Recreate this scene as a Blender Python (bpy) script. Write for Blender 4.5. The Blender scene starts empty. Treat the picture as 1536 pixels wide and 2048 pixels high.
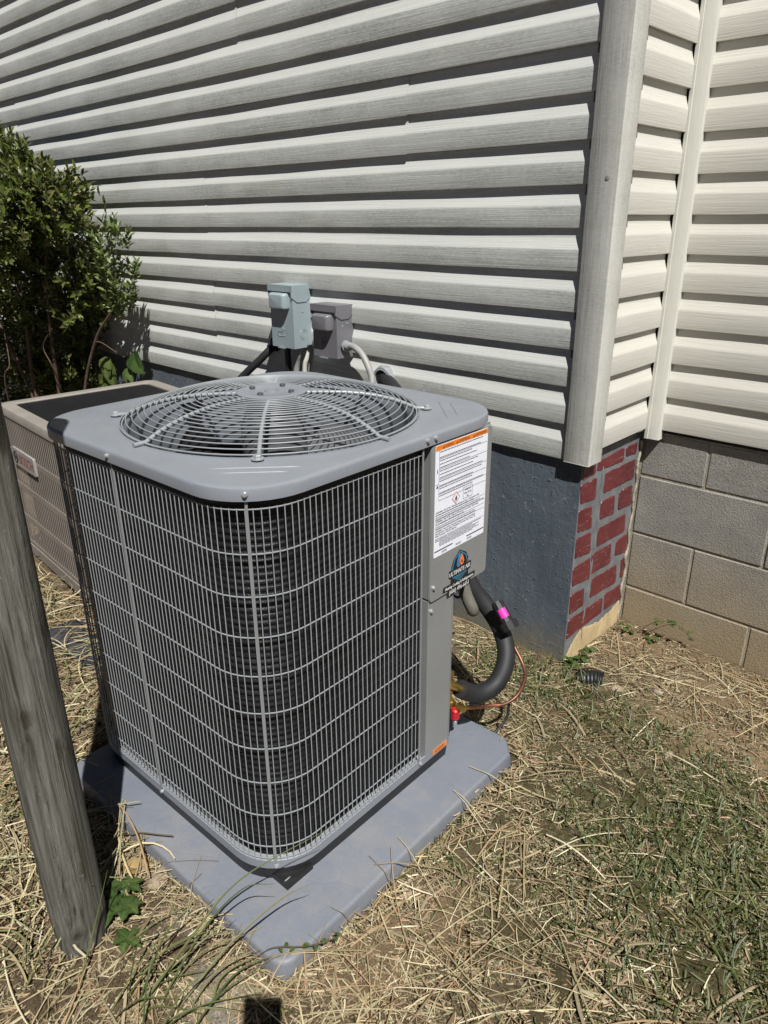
import bpy, math, random
import numpy as np
from mathutils import Vector, Matrix

random.seed(7)
rng = np.random.default_rng(11)
scene = bpy.context.scene
COL = scene.collection
R = math.radians

# ------------------------------------------------------------------ camera
CAM = np.array([0.9764, -1.9891, 1.3953])
YAW, PITCH, ROLL, FPX = 0.7614, 0.3851, -0.0075, 1453.6


def cam_axes():
    cy, sy = math.cos(YAW), math.sin(YAW)
    f0 = Vector((-sy, cy, 0)); r0 = Vector((cy, sy, 0)); u0 = Vector((0, 0, 1))
    f = f0 * math.cos(PITCH) - u0 * math.sin(PITCH)
    u = u0 * math.cos(PITCH) + f0 * math.sin(PITCH)
    r = r0 * math.cos(ROLL) + u * math.sin(ROLL)
    u2 = u * math.cos(ROLL) - r0 * math.sin(ROLL)
    return r, u2, f


cr, cu, cf = cam_axes()
cam_data = bpy.data.cameras.new("camera")
cam_data.sensor_fit = 'HORIZONTAL'
cam_data.sensor_width = 36.0
cam_data.lens = 36.0 * FPX / 1536.0
cam_data.clip_start = 0.02
cam_data.clip_end = 400
cam = bpy.data.objects.new("camera", cam_data)
COL.objects.link(cam)
m = Matrix.Identity(4)
for i in range(3):
    m[i][0] = cr[i]; m[i][1] = cu[i]; m[i][2] = -cf[i]; m[i][3] = CAM[i]
cam.matrix_world = m
scene.camera = cam

# ------------------------------------------------------------------ light
SUN_TRAVEL = Vector((-0.482, 0.303, -0.822)).normalized()
world = bpy.data.worlds.new("World")
scene.world = world
world.use_nodes = True
wn = world.node_tree
wn.nodes.clear()
sky = wn.nodes.new('ShaderNodeTexSky')
sky.sky_type = 'NISHITA'
sky.sun_disc = False
sky.sun_elevation = math.asin(-SUN_TRAVEL.z)
sky.sun_rotation = math.atan2(-SUN_TRAVEL.x, -SUN_TRAVEL.y)
sky.air_density = 0.15
sky.dust_density = 0.05
bg = wn.nodes.new('ShaderNodeBackground')
bg.inputs['Strength'].default_value = 0.05
wo = wn.nodes.new('ShaderNodeOutputWorld')
wn.links.new(sky.outputs[0], bg.inputs['Color'])
wn.links.new(bg.outputs[0], wo.inputs['Surface'])

sun_d = bpy.data.lights.new("sun", 'SUN')
sun_d.energy = 5.0
sun_d.angle = R(0.5)
sun_d.color = (1.0, 0.985, 0.96)
sun = bpy.data.objects.new("sun", sun_d)
sun.rotation_euler = SUN_TRAVEL.to_track_quat('-Z', 'Y').to_euler()
sun.location = (4, -4, 6)
COL.objects.link(sun)

scene.view_settings.view_transform = 'Standard'
scene.view_settings.look = 'None'
scene.view_settings.exposure = 0.42
scene.view_settings.gamma = 1.0
scene.view_settings.use_curve_mapping = False


# ------------------------------------------------------------------ node helpers
def new_mat(name):
    mt = bpy.data.materials.new(name)
    mt.use_nodes = True
    nt = mt.node_tree
    return mt, nt, nt.nodes['Principled BSDF']


def nd(nt, kind, **kw):
    n = nt.nodes.new(kind)
    for k, v in kw.items():
        setattr(n, k, v)
    return n


def coords(nt, scale=(1, 1, 1), rot=(0, 0, 0), kind='pos'):
    if kind == 'pos':
        src = nd(nt, 'ShaderNodeNewGeometry').outputs['Position']
    else:
        src = nd(nt, 'ShaderNodeTexCoord').outputs['Object']
    mp = nd(nt, 'ShaderNodeMapping')
    mp.inputs['Scale'].default_value = scale
    mp.inputs['Rotation'].default_value = rot
    nt.links.new(src, mp.inputs['Vector'])
    return mp.outputs[0]


def noise(nt, vec, scale, detail=4, rough=0.55, dist=0.0):
    n = nd(nt, 'ShaderNodeTexNoise')
    n.inputs['Scale'].default_value = scale
    n.inputs['Detail'].default_value = detail
    n.inputs['Roughness'].default_value = rough
    n.inputs['Distortion'].default_value = dist
    nt.links.new(vec, n.inputs['Vector'])
    return n.outputs['Fac']


def ramp(nt, fac, stops):
    r = nd(nt, 'ShaderNodeValToRGB')
    el = r.color_ramp.elements
    while len(el) < len(stops):
        el.new(0.5)
    for e, (p, c) in zip(el, stops):
        e.position = p
        e.color = (c[0], c[1], c[2], 1) if not isinstance(c, (int, float)) else (c, c, c, 1)
    nt.links.new(fac, r.inputs['Fac'])
    return r.outputs['Color']


def mix(nt, fac, a, b, mode='MIX'):
    n = nd(nt, 'ShaderNodeMix', data_type='RGBA', blend_type=mode)
    for sock, v in ((n.inputs[0], fac), (n.inputs[6], a), (n.inputs[7], b)):
        if hasattr(v, 'links') or isinstance(v, bpy.types.NodeSocket):
            nt.links.new(v, sock)
        elif isinstance(v, (int, float)):
            sock.default_value = v if sock == n.inputs[0] else (v, v, v, 1)
        else:
            sock.default_value = (v[0], v[1], v[2], 1)
    return n.outputs[2]


def mth(nt, op, a, b=None, c=None):
    n = nd(nt, 'ShaderNodeMath', operation=op)
    for i, v in enumerate((a, b, c)):
        if v is None:
            continue
        if isinstance(v, bpy.types.NodeSocket):
            nt.links.new(v, n.inputs[i])
        else:
            n.inputs[i].default_value = v
    return n.outputs[0]


def bump(nt, bsdf, height, strength=0.3, dist=0.002, prev=None):
    b = nd(nt, 'ShaderNodeBump')
    b.inputs['Strength'].default_value = strength
    b.inputs['Distance'].default_value = dist
    nt.links.new(height, b.inputs['Height'])
    if prev is not None:
        nt.links.new(prev, b.inputs['Normal'])
    nt.links.new(b.outputs[0], bsdf.inputs['Normal'])
    return b.outputs[0]


def setc(nt, bsdf, col):
    if isinstance(col, bpy.types.NodeSocket):
        nt.links.new(col, bsdf.inputs['Base Color'])
    else:
        bsdf.inputs['Base Color'].default_value = (col[0], col[1], col[2], 1)


def simple(name, col, rough=0.5, metal=0.0, var=0.15, vscale=20.0, bscale=0.0, bstr=0.2, bdist=0.001, spec=0.5, kind='pos'):
    mt, nt, b = new_mat(name)
    v = coords(nt, kind=kind)
    if var > 0:
        n = noise(nt, v, vscale, 5)
        lo = [c * (1 - var) for c in col]; hi = [c * (1 + var) for c in col]
        setc(nt, b, ramp(nt, n, [(0.3, lo), (0.7, hi)]))
    else:
        setc(nt, b, col)
    b.inputs['Roughness'].default_value = rough
    b.inputs['Metallic'].default_value = metal
    b.inputs['Specular IOR Level'].default_value = spec
    if bscale:
        bump(nt, b, noise(nt, v, bscale, 4), bstr, bdist)
    return mt


# ------------------------------------------------------------------ materials
def siding_mat(name, base, stretch, dirt, dirtcol=(0.195, 0.205, 0.188)):
    mt, nt, b = new_mat(name)
    grain = noise(nt, coords(nt, stretch), 1.0, 3, 0.6, 0.15)
    big = noise(nt, coords(nt, (1, 1, 1)), 1.7, 3)
    col = mix(nt, ramp(nt, big, [(0.3, 0), (0.7, 1)]), [c * 0.93 for c in base], base)
    col = mix(nt, mth(nt, 'MULTIPLY', ramp(nt, grain, [(0.38, 0.0), (0.60, 1.0)]), 0.14), col, [c * 0.62 for c in base])
    if dirt > 0:
        patch = noise(nt, coords(nt, (1.5, 1.5, 3.0)), 1.6, 5, 0.62, 0.4)
        st = tuple(s * 0.55 for s in stretch)
        speck = noise(nt, coords(nt, st), 1.0, 4, 0.75)
        fine = noise(nt, coords(nt, (60, 60, 190)), 1.0, 3, 0.7)
        mask = ramp(nt, patch, [(0.30, 0.30), (0.66, 1.0)])
        sp = ramp(nt, mth(nt, 'ADD', mth(nt, 'MULTIPLY', speck, 0.5), mth(nt, 'MULTIPLY', fine, 0.5)), [(0.36, 0.15), (0.62, 1.0)])
        nz = nd(nt, 'ShaderNodeSeparateXYZ')
        nt.links.new(nd(nt, 'ShaderNodeNewGeometry').outputs['Normal'], nz.inputs[0])
        flat = ramp(nt, nz.outputs['Z'], [(0.03, 1.0), (0.26, 0.22)])
        f = mth(nt, 'MULTIPLY', mth(nt, 'MULTIPLY', mask, sp), mth(nt, 'MULTIPLY', flat, dirt))
        col = mix(nt, f, col, dirtcol)
        green = noise(nt, coords(nt, (1.2, 1.2, 5)), 2.3, 4)
        gm = mth(nt, 'MULTIPLY', mth(nt, 'MULTIPLY', ramp(nt, green, [(0.55, 0), (0.72, 1)]), flat), 0.38 * dirt)
        col = mix(nt, gm, col, (0.27, 0.26, 0.16))
    setc(nt, b, col)
    b.inputs['Roughness'].default_value = 0.5
    b.inputs['Specular IOR Level'].default_value = 0.35
    bump(nt, b, grain, 0.5, 0.0016)
    return mt


VINYL = (0.625, 0.632, 0.592)
M_sideA = siding_mat('weathered_vinyl', VINYL, (4, 4, 260), 0.80)
M_sideR = siding_mat('cream_vinyl', (0.585, 0.565, 0.505), (6, 6, 230), 0.14)
M_sideB = siding_mat('cream_vinyl_right', (0.62, 0.597, 0.53), (6, 6, 230), 0.10)
M_trim = siding_mat('vinyl_trim', (0.64, 0.63, 0.575), (200, 200, 7), 0.55)
M_trim2 = siding_mat('vinyl_trim_clean', (0.61, 0.60, 0.53), (320, 320, 9), 0.12)
M_sheath = simple('sheathing', (0.12, 0.10, 0.08), 0.9)


def slate_mat():
    mt, nt, b = new_mat('slate_paint')
    v = coords(nt)
    col = ramp(nt, noise(nt, coords(nt, (3, 3, 1.2)), 2.0, 5, 0.65), [(0.3, (0.072, 0.090, 0.112)), (0.7, (0.125, 0.150, 0.178))])
    col = mix(nt, ramp(nt, noise(nt, coords(nt, (60, 60, 7)), 1.0, 4, 0.7), [(0.55, 0), (0.8, 0.5)]), col, (0.036, 0.048, 0.050))
    chip = ramp(nt, noise(nt, v, 48, 3, 0.6), [(0.67, 0), (0.71, 0.8)])
    drip = ramp(nt, noise(nt, coords(nt, (22, 22, 0.9)), 1.0, 4, 0.65), [(0.56, 0), (0.7, 0.55)])
    col = mix(nt, drip, col, (0.10, 0.108, 0.112))
    col = mix(nt, chip, col, (0.27, 0.26, 0.22))
    z = nd(nt, 'ShaderNodeSeparateXYZ'); nt.links.new(nd(nt, 'ShaderNodeNewGeometry').outputs['Position'], z.inputs[0])
    zz = mth(nt, 'ADD', z.outputs['Z'], mth(nt, 'MULTIPLY', noise(nt, coords(nt, (1, 1, 0.4)), 9, 5), 0.16))
    splash = ramp(nt, zz, [(0.03, 1.0), (0.085, 0.6), (0.16, 0.0)])
    col = mix(nt, mth(nt, 'MULTIPLY', splash, 0.8), col, (0.17, 0.15, 0.105))
    setc(nt, b, col)
    b.inputs['Roughness'].default_value = 0.42
    n1 = noise(nt, v, 38, 5, 0.6)
    n2 = ramp(nt, noise(nt, v, 70, 2, 0.5), [(0.62, 0.0), (0.8, 1.0)])
    n3 = noise(nt, coords(nt, (150, 150, 10)), 1.0, 3, 0.6)
    h = mth(nt, 'ADD', mth(nt, 'ADD', n1, mth(nt, 'MULTIPLY', n2, 1.2)), mth(nt, 'MULTIPLY', n3, 0.35))
    bump(nt, b, h, 0.5, 0.0045)
    return mt


M_slate = slate_mat()


def brick_mat():
    mt, nt, b = new_mat('red_brick_paint')
    v = coords(nt)
    col = ramp(nt, noise(nt, v, 8, 5, 0.6), [(0.3, (0.090, 0.014, 0.017)), (0.7, (0.145, 0.026, 0.027))])
    sc = ramp(nt, noise(nt, coords(nt, (14, 14, 190), (0.7, 0, 0)), 1.0, 4, 0.7), [(0.58, 0), (0.72, 0.6)])
    col = mix(nt, sc, col, (0.33, 0.22, 0.19))
    ch = ramp(nt, noise(nt, v, 75, 3, 0.6), [(0.66, 0), (0.71, 0.8)])
    col = mix(nt, ch, col, (0.36, 0.33, 0.28))
    setc(nt, b, col)
    b.inputs['Roughness'].default_value = 0.45
    bump(nt, b, noise(nt, v, 60, 4), 0.4, 0.002)
    return mt


M_brick = brick_mat()
M_joint = simple('grey_joint_paint', (0.145, 0.152, 0.155), 0.6, var=0.25, vscale=14, bscale=70, bstr=0.5, bdist=0.002)
M_parge = simple('tan_parge', (0.36, 0.27, 0.145), 0.9, var=0.22, vscale=14, bscale=120, bstr=0.6, bdist=0.003)


def block_mat():
    mt, nt, b = new_mat('concrete_block')
    v = coords(nt)
    n = noise(nt, v, 7, 6, 0.65)
    col = ramp(nt, n, [(0.3, (0.23, 0.222, 0.20)), (0.7, (0.33, 0.318, 0.285))])
    z = nd(nt, 'ShaderNodeSeparateXYZ'); nt.links.new(nd(nt, 'ShaderNodeNewGeometry').outputs['Position'], z.inputs[0])
    zz = mth(nt, 'ADD', z.outputs['Z'], mth(nt, 'MULTIPLY', noise(nt, v, 5, 5), 0.25))
    col = mix(nt, ramp(nt, zz, [(0.08, 0.85), (0.5, 0.0)]), col, (0.335, 0.255, 0.145))
    grit = noise(nt, v, 260, 3, 0.7)
    col = mix(nt, ramp(nt, grit, [(0.34, 0.6), (0.5, 0)]), col, (0.07, 0.06, 0.05))
    setc(nt, b, col)
    b.inputs['Roughness'].default_value = 0.95
    b.inputs['Specular IOR Level'].default_value = 0.15
    p = bump(nt, b, noise(nt, v, 170, 4, 0.7), 0.75, 0.004)
    bump(nt, b, noise(nt, v, 22, 3), 0.2, 0.004, p)
    return mt


M_block = block_mat()
M_mortar = simple('mortar', (0.29, 0.255, 0.19), 0.95, var=0.3, vscale=18, bscale=150, bstr=0.7, bdist=0.003)
M_caulk = simple('crumbly_mortar', (0.33, 0.29, 0.22), 0.95, var=0.35, vscale=60, bscale=160, bstr=0.8, bdist=0.004)

AC = (0.205, 0.221, 0.245)
def paint_mat(name, col):
    mt, nt, b = new_mat(name)
    v = coords(nt, kind='obj')
    c = ramp(nt, noise(nt, v, 5, 6, 0.65), [(0.3, [x * 0.93 for x in col]), (0.7, [x * 1.05 for x in col])])
    dust = ramp(nt, noise(nt, v, 11, 7, 0.75), [(0.5, 0), (0.8, 0.28)])
    c = mix(nt, dust, c, (0.30, 0.28, 0.24))
    sp = ramp(nt, noise(nt, v, 230, 2, 0.6), [(0.70, 0), (0.75, 0.5)])
    c = mix(nt, sp, c, (0.32, 0.30, 0.26))
    setc(nt, b, c)
    rr = ramp(nt, noise(nt, v, 9, 5, 0.7), [(0.3, 0.28), (0.7, 0.46)])
    nt.links.new(rr, b.inputs['Roughness'])
    p = bump(nt, b, noise(nt, v, 3.5, 2), 0.12, 0.01)
    bump(nt, b, noise(nt, v, 420, 3), 0.06, 0.0006, p)
    return mt


M_ac = paint_mat('grey_powder_coat', AC)
M_acpanel = paint_mat('grey_panel_coat', (0.205, 0.21, 0.207))
M_wire = simple('grey_wire_coat', (0.27, 0.285, 0.295), 0.34, 0.0, 0.05, 30)
M_fan = simple('fan_metal', (0.15, 0.155, 0.16), 0.4, 0.4, 0.12, 10)
M_zinc = simple('galvanised', (0.45, 0.47, 0.48), 0.38, 0.6, 0.15, 60)
M_screw = simple('screw_steel', (0.50, 0.51, 0.52), 0.30, 0.6, 0.1, 80)
M_nut = simple('dull_nut', (0.075, 0.075, 0.078), 0.45)
M_ring = simple('guard_ring_coat', (0.235, 0.25, 0.26), 0.34, 0.0, 0.05, 30)
M_black = simple('black_plastic', (0.012, 0.012, 0.013), 0.45, 0, 0.2, 30)
M_dark = simple('dark_inside', (0.012, 0.012, 0.013), 0.7, 0, 0.2, 10)
M_foam = simple('black_foam', (0.013, 0.013, 0.014), 0.62, 0, 0.25, 18, 180, 0.25, 0.0012)
M_brass = simple('brass', (0.62, 0.44, 0.13), 0.25, 0.95, 0.15, 40)
M_copper = simple('copper', (0.46, 0.20, 0.12), 0.34, 0.9, 0.35, 30)
M_oldcopper = simple('brown_copper', (0.16, 0.07, 0.045), 0.42, 0.6, 0.35, 30)
M_red = simple('red_cap', (0.42, 0.012, 0.02), 0.35, 0, 0.1, 60)
M_pink = simple('pink_label', (0.55, 0.015, 0.30), 0.5, 0, 0.05, 60)
M_white = simple('white_vinyl_print', (0.74, 0.76, 0.82), 0.42, 0, 0.03, 30)
M_ink = simple('black_ink', (0.018, 0.018, 0.022), 0.5, 0, 0.05, 30)
M_fineink = simple('fine_print_ink', (0.17, 0.17, 0.20), 0.5, 0, 0.2, 400)
M_orange = simple('orange_print', (0.72, 0.20, 0.02), 0.45, 0, 0.05, 30)
M_redprint = simple('red_print', (0.45, 0.03, 0.04), 0.45, 0, 0.05, 30)
M_stblack = simple('sticker_black', (0.010, 0.010, 0.012), 0.35, 0, 0.05, 30)
M_stwhite = simple('sticker_white', (0.8, 0.8, 0.8), 0.4, 0, 0.02, 30)
M_stblue = simple('sticker_blue', (0.03, 0.20, 0.36), 0.4, 0, 0.2, 60)
M_stteal = simple('sticker_teal', (0.02, 0.10, 0.13), 0.4, 0, 0.2, 60)
M_storange = simple('sticker_flame', (0.72, 0.17, 0.05), 0.4, 0, 0.15, 60)
M_box1 = simple('pale_box_paint', (0.27, 0.325, 0.34), 0.38, 0.0, 0.06, 10, 300, 0.1, 0.0008)
M_box2 = simple('grey_box_paint', (0.15, 0.147, 0.158), 0.34, 0.0, 0.06, 10, 300, 0.1, 0.0008)
M_conduit = simple('grey_conduit', (0.27, 0.265, 0.25), 0.5, 0, 0.1, 20)
M_sleeve = simple('weathered_sleeve', (0.135, 0.125, 0.105), 0.55, 0, 0.2, 30)
M_putty = simple('duct_seal', (0.24, 0.25, 0.26), 0.5, 0, 0.2, 60, 90, 0.8, 0.006)
M_tan = None


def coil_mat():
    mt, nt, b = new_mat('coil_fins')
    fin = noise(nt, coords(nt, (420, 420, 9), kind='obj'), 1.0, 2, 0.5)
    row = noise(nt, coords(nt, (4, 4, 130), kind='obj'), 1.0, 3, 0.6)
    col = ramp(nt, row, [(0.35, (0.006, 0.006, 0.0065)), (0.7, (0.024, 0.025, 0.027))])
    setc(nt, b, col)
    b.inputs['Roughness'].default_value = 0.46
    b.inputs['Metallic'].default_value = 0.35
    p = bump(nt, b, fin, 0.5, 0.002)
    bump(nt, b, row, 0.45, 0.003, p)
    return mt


M_coil = coil_mat()


def pad_mat():
    mt, nt, b = new_mat('pad_composite')
    v = coords(nt, kind='obj')
    col = ramp(nt, noise(nt, v, 5, 6, 0.6), [(0.3, (0.132, 0.144, 0.172)), (0.7, (0.165, 0.178, 0.207))])
    dust = ramp(nt, noise(nt, v, 6, 8, 0.75), [(0.48, 0), (0.75, 0.5)])
    col = mix(nt, dust, col, (0.26, 0.245, 0.21))
    sp = ramp(nt, noise(nt, v, 190, 2, 0.6), [(0.66, 0), (0.72, 0.6)])
    col = mix(nt, sp, col, (0.09, 0.085, 0.075))
    setc(nt, b, col)
    b.inputs['Roughness'].default_value = 0.55
    vor = nd(nt, 'ShaderNodeTexVoronoi', feature='DISTANCE_TO_EDGE')
    vor.inputs['Scale'].default_value = 9
    nt.links.new(v, vor.inputs['Vector'])
    e = ramp(nt, vor.outputs['Distance'], [(0.0, 0), (0.035, 1)])
    p = bump(nt, b, e, 0.16, 0.0015)
    bump(nt, b, noise(nt, v, 130, 4), 0.15, 0.001, p)
    return mt


M_pad = pad_mat()


def tan_mat():
    mt, nt, b = new_mat('tan_cabinet_paint')
    v = coords(nt)
    col = ramp(nt, noise(nt, v, 5, 5, 0.6), [(0.3, (0.18, 0.155, 0.132)), (0.7, (0.24, 0.208, 0.178))])
    rust = ramp(nt, noise(nt, coords(nt, (1, 1, 0.5)), 13, 5, 0.7), [(0.66, 0), (0.76, 0.7)])
    col = mix(nt, rust, col, (0.19, 0.10, 0.06))
    setc(nt, b, col)
    b.inputs['Roughness'].default_value = 0.6
    return mt


M_tan = tan_mat()
M_tanrim = simple('tan_rim_paint', (0.235, 0.212, 0.182), 0.6, var=0.12, vscale=8)
M_badge = simple('badge_silver', (0.27, 0.255, 0.24), 0.45, var=0.08)
M_badgered = simple('badge_red_print', (0.30, 0.04, 0.05), 0.5, var=0.1)
M_grille = simple('black_grille_wire', (0.016, 0.016, 0.017), 0.45)


def wood_mat():
    mt, nt, b = new_mat('weathered_wood')
    g = noise(nt, coords(nt, (75, 75, 2.6), kind='obj'), 1.0, 6, 0.7, 1.0)
    g2 = noise(nt, coords(nt, (17, 17, 1.0), kind='obj'), 1.0, 5, 0.65, 2.2)
    big = noise(nt, coords(nt, (6, 6, 3), kind='obj'), 1.0, 4, 0.6)
    col = ramp(nt, g, [(0.32, (0.056, 0.053, 0.044)), (0.52, (0.135, 0.130, 0.110)), (0.72, (0.225, 0.220, 0.192))])
    col = mix(nt, ramp(nt, g2, [(0.36, 0.95), (0.44, 0.25), (0.52, 0)]), col, (0.028, 0.022, 0.015))
    col = mix(nt, ramp(nt, big, [(0.48, 0), (0.72, 0.5)]), col, (0.075, 0.078, 0.046))
    sp = ramp(nt, noise(nt, coords(nt, (1, 1, 1), kind='obj'), 85, 3, 0.6), [(0.68, 0), (0.74, 0.55)])
    col = mix(nt, sp, col, (0.26, 0.27, 0.23))
    a = nd(nt, 'ShaderNodeAttribute', attribute_name='knot')
    col = mix(nt, mth(nt, 'MULTIPLY', a.outputs['Fac'], 0.85), col, (0.026, 0.02, 0.014))
    setc(nt, b, col)
    b.inputs['Roughness'].default_value = 0.85
    b.inputs['Specular IOR Level'].default_value = 0.2
    p = bump(nt, b, g, 0.9, 0.005)
    bump(nt, b, g2, 0.9, 0.010, p)
    return mt


M_wood = wood_mat()


def attr_leaf(name, rough=0.5, trans=0.0):
    mt, nt, b = new_mat(name)
    a = nd(nt, 'ShaderNodeAttribute', attribute_name='tone')
    n = noise(nt, coords(nt), 90, 3)
    col = mix(nt, 0.35, a.outputs['Color'], mix(nt, n, (0, 0, 0), a.outputs['Color']))
    col = mix(nt, mth(nt, 'MULTIPLY', n, 0.45), a.outputs['Color'], mix(nt, 1.0, a.outputs['Color'], (0.62, 0.62, 0.6), 'MULTIPLY'))
    setc(nt, b, col)
    b.inputs['Roughness'].default_value = rough
    b.inputs['Specular IOR Level'].default_value = 0.35
    if trans > 0:
        tr = nd(nt, 'ShaderNodeBsdfTranslucent')
        nt.links.new(col, tr.inputs['Color'])
        ms = nd(nt, 'ShaderNodeMixShader')
        ms.inputs[0].default_value = trans
        out = nt.nodes['Material Output']
        nt.links.new(b.outputs[0], ms.inputs[1]); nt.links.new(tr.outputs[0], ms.inputs[2])
        nt.links.new(ms.outputs[0], out.inputs['Surface'])
    return mt


M_straw = attr_leaf('dry_straw', 0.6, 0.0)
M_grass = attr_leaf('grass_blades', 0.45, 0.2)
M_leaf = attr_leaf('leaf_green', 0.38, 0.22)
M_bark = simple('twig_bark', (0.10, 0.062, 0.042), 0.85, var=0.35, vscale=40)


def ground_mat():
    mt, nt, b = new_mat('soil')
    v = coords(nt)
    col = ramp(nt, noise(nt, v, 9, 8, 0.7), [(0.28, (0.085, 0.058, 0.032)), (0.5, (0.17, 0.122, 0.072)), (0.75, (0.27, 0.205, 0.128))])
    fine = noise(nt, v, 150, 6, 0.85)
    col = mix(nt, ramp(nt, fine, [(0.38, 0.85), (0.54, 0)]), col, (0.045, 0.034, 0.02))
    col = mix(nt, ramp(nt, noise(nt, v, 210, 4, 0.8), [(0.56, 0), (0.66, 0.55)]), col, (0.34, 0.28, 0.19))
    a = nd(nt, 'ShaderNodeAttribute', attribute_name='patch')
    sp = nd(nt, 'ShaderNodeSeparateColor'); nt.links.new(a.outputs['Color'], sp.inputs[0])
    moss = ramp(nt, noise(nt, v, 95, 8, 0.85), [(0.34, (0.030, 0.026, 0.011)), (0.5, (0.085, 0.075, 0.030)), (0.66, (0.19, 0.16, 0.085))])
    col = mix(nt, mth(nt, 'MULTIPLY', sp.outputs[0], 0.8), col, moss)
    bare = ramp(nt, noise(nt, v, 30, 7, 0.7), [(0.3, (0.25, 0.165, 0.092)), (0.7, (0.39, 0.275, 0.165))])
    col = mix(nt, mth(nt, 'MULTIPLY', sp.outputs[1], 0.9), col, bare)
    pale = ramp(nt, noise(nt, v, 36, 7, 0.75), [(0.3, (0.24, 0.20, 0.15)), (0.7, (0.42, 0.385, 0.32))])
    col = mix(nt, sp.outputs[2], col, pale)
    col = mix(nt, ramp(nt, noise(nt, v, 260, 3, 0.8), [(0.36, 0.8), (0.46, 0)]), col, (0.03, 0.024, 0.014))
    col = mix(nt, ramp(nt, noise(nt, v, 330, 3, 0.8), [(0.57, 0), (0.66, 0.5)]), col, (0.36, 0.30, 0.20))
    setc(nt, b, col)
    b.inputs['Roughness'].default_value = 0.95
    b.inputs['Specular IOR Level'].default_value = 0.1
    p = bump(nt, b, noise(nt, v, 45, 6, 0.7), 0.9, 0.012)
    bump(nt, b, fine, 1.0, 0.007, p)
    return mt


M_ground = ground_mat()


# ------------------------------------------------------------------ mesh helpers
class MB:
    def __init__(self):
        self.v = []; self.f = []

    def add(self, vs, fs):
        o = len(self.v)
        self.v.extend([tuple(p) for p in vs])
        self.f.extend([tuple(i + o for i in q) for q in fs])
        return self

    def box(self, x0, x1, y0, y1, z0, z1):
        return self.add([(x0, y0, z0), (x1, y0, z0), (x1, y1, z0), (x0, y1, z0), (x0, y0, z1), (x1, y0, z1), (x1, y1, z1), (x0, y1, z1)],
                        [(0, 3, 2, 1), (4, 5, 6, 7), (0, 1, 5, 4), (1, 2, 6, 5), (2, 3, 7, 6), (3, 0, 4, 7)])

    def tube(self, path, rad, n=8, cap=True, closed=False):
        P = [Vector(p) for p in path]
        k = len(P)
        rads = rad if isinstance(rad, (list, tuple)) else [rad] * k
        prev = None
        rings = []
        for i in range(k):
            if closed:
                t = (P[(i + 1) % k] - P[i - 1]).normalized()
            else:
                t = (P[min(i + 1, k - 1)] - P[max(i - 1, 0)]).normalized()
            if prev is None:
                a = Vector((0, 0, 1)) if abs(t.z) < 0.9 else Vector((1, 0, 0))
                u = t.cross(a).normalized()
            else:
                u = (prev - t * prev.dot(t)).normalized()
            prev = u
            w = t.cross(u)
            rings.append([P[i] + (u * math.cos(2 * math.pi * j / n) + w * math.sin(2 * math.pi * j / n)) * rads[i] for j in range(n)])
        vs = [p for r in rings for p in r]
        fs = []
        for i in range(k if closed else k - 1):
            a = i * n; b = ((i + 1) % k) * n
            for j in range(n):
                fs.append((a + j, a + (j + 1) % n, b + (j + 1) % n, b + j))
        if cap and not closed:
            fs.append(tuple(range(n - 1, -1, -1)))
            fs.append(tuple((k - 1) * n + j for j in range(n)))
        return self.add(vs, fs)

    def lathe(self, prof, n=24, center=(0, 0, 0), axis='z', cap=True):
        vs = []; fs = []
        for r, h in prof:
            for j in range(n):
                a = 2 * math.pi * j / n
                c, s = r * math.cos(a), r * math.sin(a)
                if axis == 'z': p = (c, s, h)
                elif axis == 'x': p = (h, c, s)
                else: p = (s, h, c)
                vs.append((p[0] + center[0], p[1] + center[1], p[2] + center[2]))
        k = len(prof)
        for i in range(k - 1):
            for j in range(n):
                fs.append((i * n + j, i * n + (j + 1) % n, (i + 1) * n + (j + 1) % n, (i + 1) * n + j))
        if cap:
            fs.append(tuple(range(n - 1, -1, -1)))
            fs.append(tuple((k - 1) * n + j for j in range(n)))
        return self.add(vs, fs)

    def rings(self, loops, cap0=False, cap1=False):
        n = len(loops[0]); assert all(len(l) == n for l in loops); vs = [p for l in loops for p in l]; fs = []
        for i in range(len(loops) - 1):
            for j in range(n):
                fs.append((i * n + j, i * n + (j + 1) % n, (i + 1) * n + (j + 1) % n, (i + 1) * n + j))
        if cap0: fs.append(tuple(range(n - 1, -1, -1)))
        if cap1: fs.append(tuple((len(loops) - 1) * n + j for j in range(n)))
        return self.add(vs, fs)

    def prism(self, poly, fn, h0, h1, inset=0.0):
        """polygon (a,b) pairs; fn(a,b,h) -> xyz; from h0 (back) to h1 (front) with slight inset on front"""
        n = len(poly)
        ca = sum(p[0] for p in poly) / n; cb = sum(p[1] for p in poly) / n
        def ins(p, d):
            l = math.hypot(p[0] - ca, p[1] - cb) + 1e-9
            return (p[0] - (p[0] - ca) / l * d, p[1] - (p[1] - cb) / l * d)
        back = [fn(a, b_, h0) for a, b_ in poly]
        front = [fn(*ins(p, inset), h1) for p in poly]
        vs = back + front
        fs = [tuple(range(n, 2 * n))]
        for j in range(n):
            fs.append((j, (j + 1) % n, n + (j + 1) % n, n + j))
        return self.add(vs, fs)

    def build(self, name, mat, parent=None, smooth=None, recalc=True):
        me = bpy.data.meshes.new(name)
        me.from_pydata(self.v, [], self.f)
        if recalc:
            import bmesh
            bm = bmesh.new(); bm.from_mesh(me)
            bmesh.ops.recalc_face_normals(bm, faces=bm.faces)
            bm.to_mesh(me); bm.free()
        if smooth is not None:
            me.polygons.foreach_set('use_smooth', [True] * len(me.polygons))
            me.set_sharp_from_angle(angle=R(smooth))
        me.materials.append(mat)
        return link(name, me, parent)


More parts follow.
